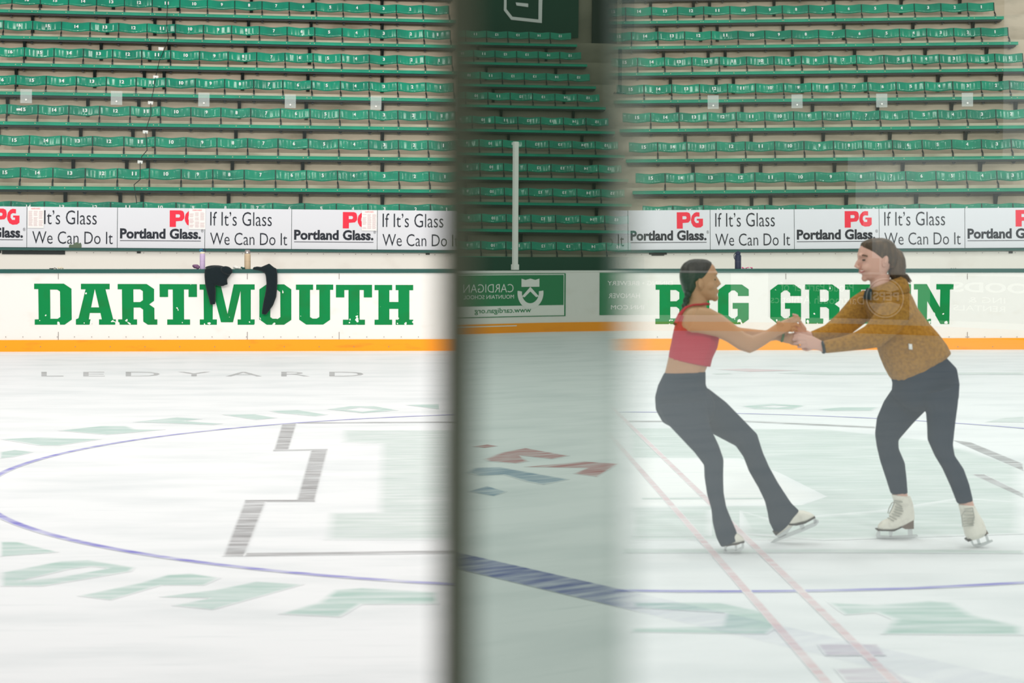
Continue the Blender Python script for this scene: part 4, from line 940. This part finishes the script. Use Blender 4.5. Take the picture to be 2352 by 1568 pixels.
skate(L, 10.13, [[((1772, 1192), (1786, 1230), .034), ((1800, 1172), (1808, 1214), .038), ((1825, 1171), (1829, 1203), .040), ((1846, 1172), (1850, 1199), .038), ((1861, 1177), (1865, 1192), .032), ((1870, 1183), (1872, 1188), .02)]],
      [[(1770, 1246), (1779, 1238), (1800, 1228), (1840, 1212), (1868, 1200), (1872, 1192), (1880, 1194), (1881, 1199), (1874, 1207), (1840, 1222), (1800, 1237), (1773, 1247.5)], [(1781, 1229), (1810, 1205), (1822, 1206), (1805, 1229), (1790, 1236)], [(1836, 1204), (1846, 1201), (1849, 1213), (1839, 1217)], [(1867, 1188), (1872, 1187), (1877, 1199), (1870, 1203)]],
      [[(1812, 1202), (1830, 1203), (1850, 1198), (1872, 1185.5), (1873, 1189.5), (1850, 1202), (1830, 1207), (1812, 1206)], [(1778, 1224), (1800, 1208), (1803, 1212), (1782, 1230)]], None, None)

# ---- skater leaning forward, brown fleece
dR = 10.12
R = empty('person', C(2140, 1245, 10.1))
tag(R, 'skater in brown fleece pullover and white skates, bending forward and reaching out', 'person')
pelR = [((2040, 848), (2168, 815)), ((2050, 880), (2197, 845)), ((2048, 905), (2203, 880)), ((2075, 932), (2201, 915))]
legA = [((2055, 885), (2150, 905)), ((2030, 922), (2128, 940)), ((2014, 960), (2098, 970)), ((2010, 996), (2063, 1010)), ((2014, 1026), (2064, 1030)), ((2022, 1060), (2078, 1062)), ((2034, 1096), (2082, 1096)), ((2046, 1134), (2085, 1133))]
legB = [((2110, 905), (2203, 880)), ((2127, 942), (2199, 926)), ((2130, 976), (2193, 972)), ((2131, 1010), (2188, 1020)), ((2147, 1046), (2192, 1045)), ((2165, 1076), (2213, 1076)), ((2183, 1116), (2226, 1112)), ((2199, 1157), (2235, 1150))]
bm = bmesh.new()
torR = [((2060, 880), (2190, 845)), ((2045, 850), (2165, 815)), ((2020, 800), (2145, 780)), ((2010, 760), (2120, 745)), ((2003, 725), (2100, 712)), ((2000, 695), (2085, 690)), ((1999, 678), (2062, 680)), ((1999, 662), (2048, 664)), ((1999, 645), (2044, 650)), ((2000, 628), (2043, 630))]
loft(bm, rows_of(torR, dR, dR, [.11, .10, .11, .12, .13, .12, .075, .056, .055, .058]))
headR = [((1990, 643), (2008, 645)), ((1983, 637), (2022, 640)), ((1977, 627), (2036, 628)), ((1973, 617), (2043, 616)), ((1971, 606), (2049, 604)), ((1970, 596), (2051, 594)), ((1969, 584), (2052, 582)), ((1973, 572), (2049, 570)), ((1979, 562), (2042, 560)), ((1992, 554), (2030, 553))]
loft(bm, rows_of(headR, dR, dR, [.03, .048, .062, .070, .074, .076, .076, .073, .064, .045]))
ftube(bm, [(1974, 594, dR-.022), (1969, 603, dR-.026), (1966, 611, dR-.028), (1972, 615, dR-.026)], [.007, .009, .0115, .009])
ball(bm, 1972, 614, dR-.042, .008); ball(bm, 1972, 614, dR-.014, .008)
ball(bm, 1986, 639, dR-.012, .018); ball(bm, 1977, 624, dR-.03, .015, .8, .8, 1.2); ball(bm, 1990, 614, dR-.052, .026, 1, .9, .7); ball(bm, 1976, 587, dR-.03, .02, .7, .5, 2)
loft(bm, rows_of([((1889, 783), (1895, 811)), ((1868, 772), (1879, 804)), ((1848, 768), (1856, 801))], 9.93, 9.90, [.024, .019, .016]))
for pts in ([(1850, 771, 9.90), (1835, 768, 9.895), (1823, 771, 9.91)], [(1849, 779, 9.895), (1833, 777, 9.89), (1820, 780, 9.91)], [(1850, 787, 9.895), (1835, 787, 9.895), (1823, 789, 9.915)], [(1853, 795, 9.90), (1841, 796, 9.905), (1832, 797, 9.925)]):
    ftube(bm, pts, [.0098, .0088, .0072])
ftube(bm, [(1868, 797, 9.91), (1853, 803, 9.93), (1842, 800, 9.95)], [.0115, .0095, .008])
loft(bm, rows_of([((1866, 763), (1871, 787)), ((1850, 757), (1856, 783)), ((1838, 752), (1843, 776))], 9.99, 9.97, [.022, .017, .015]))
for pts in ([(1838, 754, 9.96), (1828, 742, 9.955), (1818, 742, 9.93)], [(1838, 760, 9.965), (1826, 750, 9.96), (1816, 749, 9.935)], [(1839, 767, 9.97), (1828, 759, 9.965), (1820, 757, 9.94)], [(1841, 773, 9.975), (1832, 767, 9.97), (1825, 764, 9.95)]):
    ftube(bm, pts, [.0095, .0085, .007])
ftube(bm, [(1849, 757, 9.97), (1838, 740, 9.935), (1830, 725, 9.905), (1820, 722, 9.895)], [.0115, .010, .009, .0075])
loft(bm, rows_of([((2030, 700), (2080, 730)), ((2005, 740), (2042, 766)), ((1985, 760), (2005, 790)), ((1940, 777), (1946, 803)), ((1884, 785), (1890, 809))], 9.96, 9.93, [.045, .04, .036, .03, .024]))
loft(bm, rows_of([((1990, 672), (2025, 716)), ((1958, 692), (1986, 732)), ((1927, 727), (1950, 760)), ((1893, 752), (1908, 776)), ((1860, 763), (1868, 786))], 10.26, 9.99, [.045, .04, .036, .03, .022]))
loft(bm, rows_of(grow(pelR, .8), dR, dR, [.10, .11, .115, .10]))
loft(bm, rows_of(grow(legA, .82), 10.2, 10.26, [.06, .06, .054, .045, .04, .038, .034, .030]))
loft(bm, rows_of(grow(legB, .82), 10.03, 9.97, [.06, .06, .054, .045, .04, .038, .034, .030]))
ftube(bm, [(2066, 1128, 10.26), (2074, 1160, 10.26), (2078, 1190, 10.26)], [.040, .036, .032]); ftube(bm, [(2078, 1192, 10.26), (2050, 1200, 10.26), (2030, 1206, 10.26)], [.03, .03, .022])
ftube(bm, [(2218, 1150, 9.97), (2228, 1180, 9.97), (2240, 1215, 9.97)], [.036, .036, .034])
part('body', bm, 'skin_fair', R, .005, 2)
bm = bmesh.new(); ball(bm, 2033, 599, dR-.073, .033, .55, 1.05, .4, -.22); ball(bm, 2035, 597, dR-.087, .020, .5, 1.1, .35, -.22); part('ear', bm, 'skin_fair', R, .003, 1)
bm = bmesh.new(); ball(bm, 1984, 597, dR-.0655, .008, 1.2, .6, .6); part('eye', bm, 'eye', R, 0)
bm = bmesh.new(); ftube(bm, [(1975, 588, dR-.055), (1983, 585.5, dR-.068), (1993, 588.5, dR-.072)], [.003, .0045, .003]); part('eyebrow', bm, 'brow', R, 0)
bm = bmesh.new(); ftube(bm, [(1973, 622.5, dR-.040), (1979, 624.5, dR-.051), (1988, 620, dR-.058)], [.003, .006, .003]); lips = part('lips', bm, 'lip', R, 0)
bm = bmesh.new(); ftube(bm, [(1975, 621.8, dR-.044), (1979, 622.8, dR-.0535), (1984, 621, dR-.0575)], [.0015, .0024, .0015]); obj('teeth', bm, M['tooth'], lips).data.transform(Matrix.Translation(-R.location))
bm = bmesh.new()
loft(bm, rows_of([((2040, 616), (2052, 614)), ((2038, 606), (2055, 603)), ((2010, 594), (2058, 591)), ((1997, 584), (2059, 580)), ((1985, 574), (2057, 569)), ((1977, 565), (2053, 560)), ((1980, 557), (2045, 552)), ((1993, 550), (2035, 548)), ((2006, 546.5), (2026, 546))], dR, dR, [.055, .068, .080, .083, .083, .080, .072, .05, .025]), 18, 3.4)
hr = part('hair', bm, 'hair_brown', R, .006, 2)
bm = bmesh.new()
loft(bm, rows_of([((2046, 586), (2058, 568)), ((2046, 596), (2072, 577)), ((2044, 608), (2079, 594)), ((2041, 620), (2081, 611)), ((2040, 632), (2079, 626)), ((2048, 641), (2086, 635)), ((2064, 645), (2092, 641)), ((2082, 649), (2093, 646))], dR, dR, [.025, .04, .05, .052, .048, .04, .028, .010]))
for i in range(7):
    ftube(bm, [(2062+3*i, 630, dR-.03+.01*i), (2070+3.2*i, 641, dR-.03+.01*i), (2077+3.0*i, 647+(i % 3)*2.5, dR-.03+.01*i)], [.010, .007, .003])
pt = obj('ponytail', remesh_bm(bm, .005, 1), M['hair_brown'], hr, smooth=True); pt.data.transform(Matrix.Translation(-R.location))
bm = bmesh.new()
loft(bm, rows_of([((2057, 881), (2104, 873)), ((2042, 864), (2152, 843)), ((2030, 842), (2184, 810)), ((2020, 818), (2174, 790)), ((2011, 788), (2152, 762)), ((2003, 755), (2128, 736)), ((1992, 722), (2106, 707)), ((1986, 694), (2094, 680)), ((1988, 676), (2084, 664))], dR, dR, [.09, .125, .14, .145, .145, .15, .155, .145, .10]))
loft(bm, rows_of([((2032, 684), (2096, 722)), ((2010, 718), (2066, 762)), ((1988, 748), (2022, 797)), ((1962, 763), (1978, 803)), ((1932, 773), (1940, 807)), ((1890, 782), (1895, 811.5))], 9.97, 9.93, [.07, .068, .06, .052, .046, .036]))
loft(bm, rows_of([((1984, 664), (2032, 720)), ((1954, 684), (1990, 740)), ((1923, 721), (1955, 767)), ((1894, 747), (1914, 781)), ((1862, 761), (1871, 787))], 10.26, 9.99, [.07, .066, .058, .046, .034]))
fl = part('pullover', bm, 'fleece', R, .007, 3)
def subf(name, bm2, m): obj(name, bm2, M[m], fl, smooth=True).data.transform(Matrix.Translation(-R.location))
bm = bmesh.new(); loft(bm, rows_of([((1889, 781.5), (1894.5, 812)), ((1884, 783), (1889.5, 812))], 9.93, 9.93, [.037, .036])); subf('cuff', bm, 'collar')
bm = bmesh.new(); loft(bm, rows_of([((1988, 692), (2090, 668)), ((1990, 676), (2086, 650)), ((1994, 666), (2080, 640)), ((2001, 660), (2070, 633))], dR, dR, [.12, .11, .095, .078])); subf('collar', bm, 'fleece')
bm = bmesh.new(); loft(bm, rows_of([((1986, 686), (1995, 688)), ((1988, 672), (1998, 675)), ((1993, 661), (2001, 664))], dR-.03, dR-.03, [.085, .08, .055])); subf('zip_flap', bm, 'collar')
bm = bmesh.new(); plate(bm, [(2087, 789), (2095, 790), (2096, 803), (2088, 802)], dR-.150, .01); subf('badge', bm, 'pole')
bm = bmesh.new()
loft(bm, rows_of(pelR+[((2105, 945), (2180, 930))], dR, dR, [.115, .13, .135, .12, .06]))
loft(bm, rows_of(legA, 10.2, 10.26, [.088, .084, .076, .064, .058, .056, .048, .042]))
loft(bm, rows_of(legB, 10.03, 9.97, [.088, .084, .076, .064, .058, .056, .048, .042]))
part('leggings', bm, 'legging', R, .007, 9)
zl5 = zl(1990, 1100, 7.587)
def lz(pts, d): return [(*zl5(p), d) for p in pts]
skate(R, 10.26, [[((2047, 1134), (2091, 1139), .042), ((2053, 1152), (2097, 1156), .043), ((2048, 1170), (2100, 1175), .042), ((2041, 1184), (2101, 1192), .040)],
                 [((2099, 1178), (2098, 1196), .03), ((2080, 1176), (2078, 1207), .037), ((2060, 1180), (2058, 1217), .041), ((2040, 1190), (2040, 1218), .042), ((2026, 1196), (2026, 1218), .037), ((2017, 1206), (2017, 1217), .024)]],
      [[(2012, 1229), (2016, 1218), (2022, 1218), (2022, 1229), (2045, 1230.5), (2080, 1229), (2106, 1227), (2109, 1231), (2100, 1234), (2043, 1237), (2014, 1235.5)], [(2041, 1217), (2051, 1217), (2049, 1232), (2043, 1232)], [(2085, 1213), (2095, 1213), (2097, 1230), (2086, 1230)]],
      [[(2016, 1216.5), (2053, 1217.5), (2072, 1209), (2072, 1211.5), (2054, 1220), (2016, 1219)]], [(2070, 1211), (2080, 1204), (2099, 1195), (2099, 1214.5), (2080, 1215)],
      [lz(q, 10.26-.044) for q in ([(480, 370), (630, 400)], [(500, 400), (620, 480)], [(500, 470), (630, 520)], [(490, 520), (640, 560)], [(470, 560), (620, 610)], [(440, 600), (580, 650)], [(400, 640), (530, 700)], [(370, 670), (480, 730)])]+[lz([(490, 390), (440, 420), (390, 520), (375, 590), (400, 600), (450, 500), (490, 400)], 10.21)])
skate(R, 9.97, [[((2201, 1157), (2238, 1160), .043), ((2206, 1178), (2247, 1178), .046), ((2210, 1198), (2258, 1195), .054), ((2213, 1215), (2263, 1209), .064), ((2218, 1232), (2265, 1219), .064), ((2224, 1241), (2262, 1228), .045)]],
      [[(2228, 1241), (2233, 1239), (2237, 1250), (2255, 1247), (2279, 1239), (2281, 1243), (2262, 1252), (2246, 1257), (2236, 1254)], [(2242, 1236), (2248, 1234), (2253, 1249), (2247, 1251)], [(2262, 1229), (2267, 1227), (2273, 1242), (2267, 1244)]],
      [[(2222, 1240), (2265, 1225.5), (2266, 1229), (2224, 1244)]], [(2261, 1209), (2271, 1225), (2262, 1230)],
      [lz(q, 9.97-.060) for q in ([(1700, 520), (1850, 500)], [(1720, 560), (1870, 560)], [(1700, 620), (1880, 620)], [(1690, 680), (1880, 670)], [(1690, 730), (1880, 710)], [(1690, 780), (1880, 760)], [(1700, 820), (1870, 800)])]+[lz([(1720, 540), (1660, 640), (1680, 830)], 9.905), lz([(1850, 500), (1880, 660), (1850, 780)], 9.905)])
# ------------------------------------------------------------------ the rink glass beside the camera, and its dark end upright
zv = TDIR.cross(NRM).normalized()
if zv.z < 0: zv = -zv
xv = NRM.cross(zv).normalized()
if xv.dot(TDIR) < 0: xv = -xv
PM = Matrix(((xv.x, NRM.x, zv.x, P0.x), (xv.y, NRM.y, zv.y, P0.y), (xv.z, NRM.z, zv.z, P0.z), (0, 0, 0, 1)))
ZB, ZT = -.45, 1.6
up = empty('glass_upright', PM); tag(up, 'blurred dark green polished upright at the end of the near glass, full height', 'upright')
obj('edge_strip', bm_box(-.019, .028, .0002, .010, ZB, ZT), M['rubber'], up)
obj('cover_plate', bm_box(.028, .173, .0, .003, ZB, ZT), M['strip'], up)
gp = empty('near_glass', PM); tag(gp, 'large near sheet of clear rink glass in front of both skaters', 'glass sheet')
me_bm = bm_box(.174, 1.5, .0, .012, ZB, ZT)
o = obj('sheet', me_bm, M['pane'], gp)
back = glass_mat('rink_glass_back', 0.0, (.985, .995, .99)); o.data.materials.append(back)
for f in o.data.polygons: f.material_index = 0 if f.normal.y < -.5 else 1
bm = bmesh.new(); box(bm, -.02, 1.5, .0, .10, ZB-1.17, ZB, PM); struct(obj('wall_near', bm, M['board']))
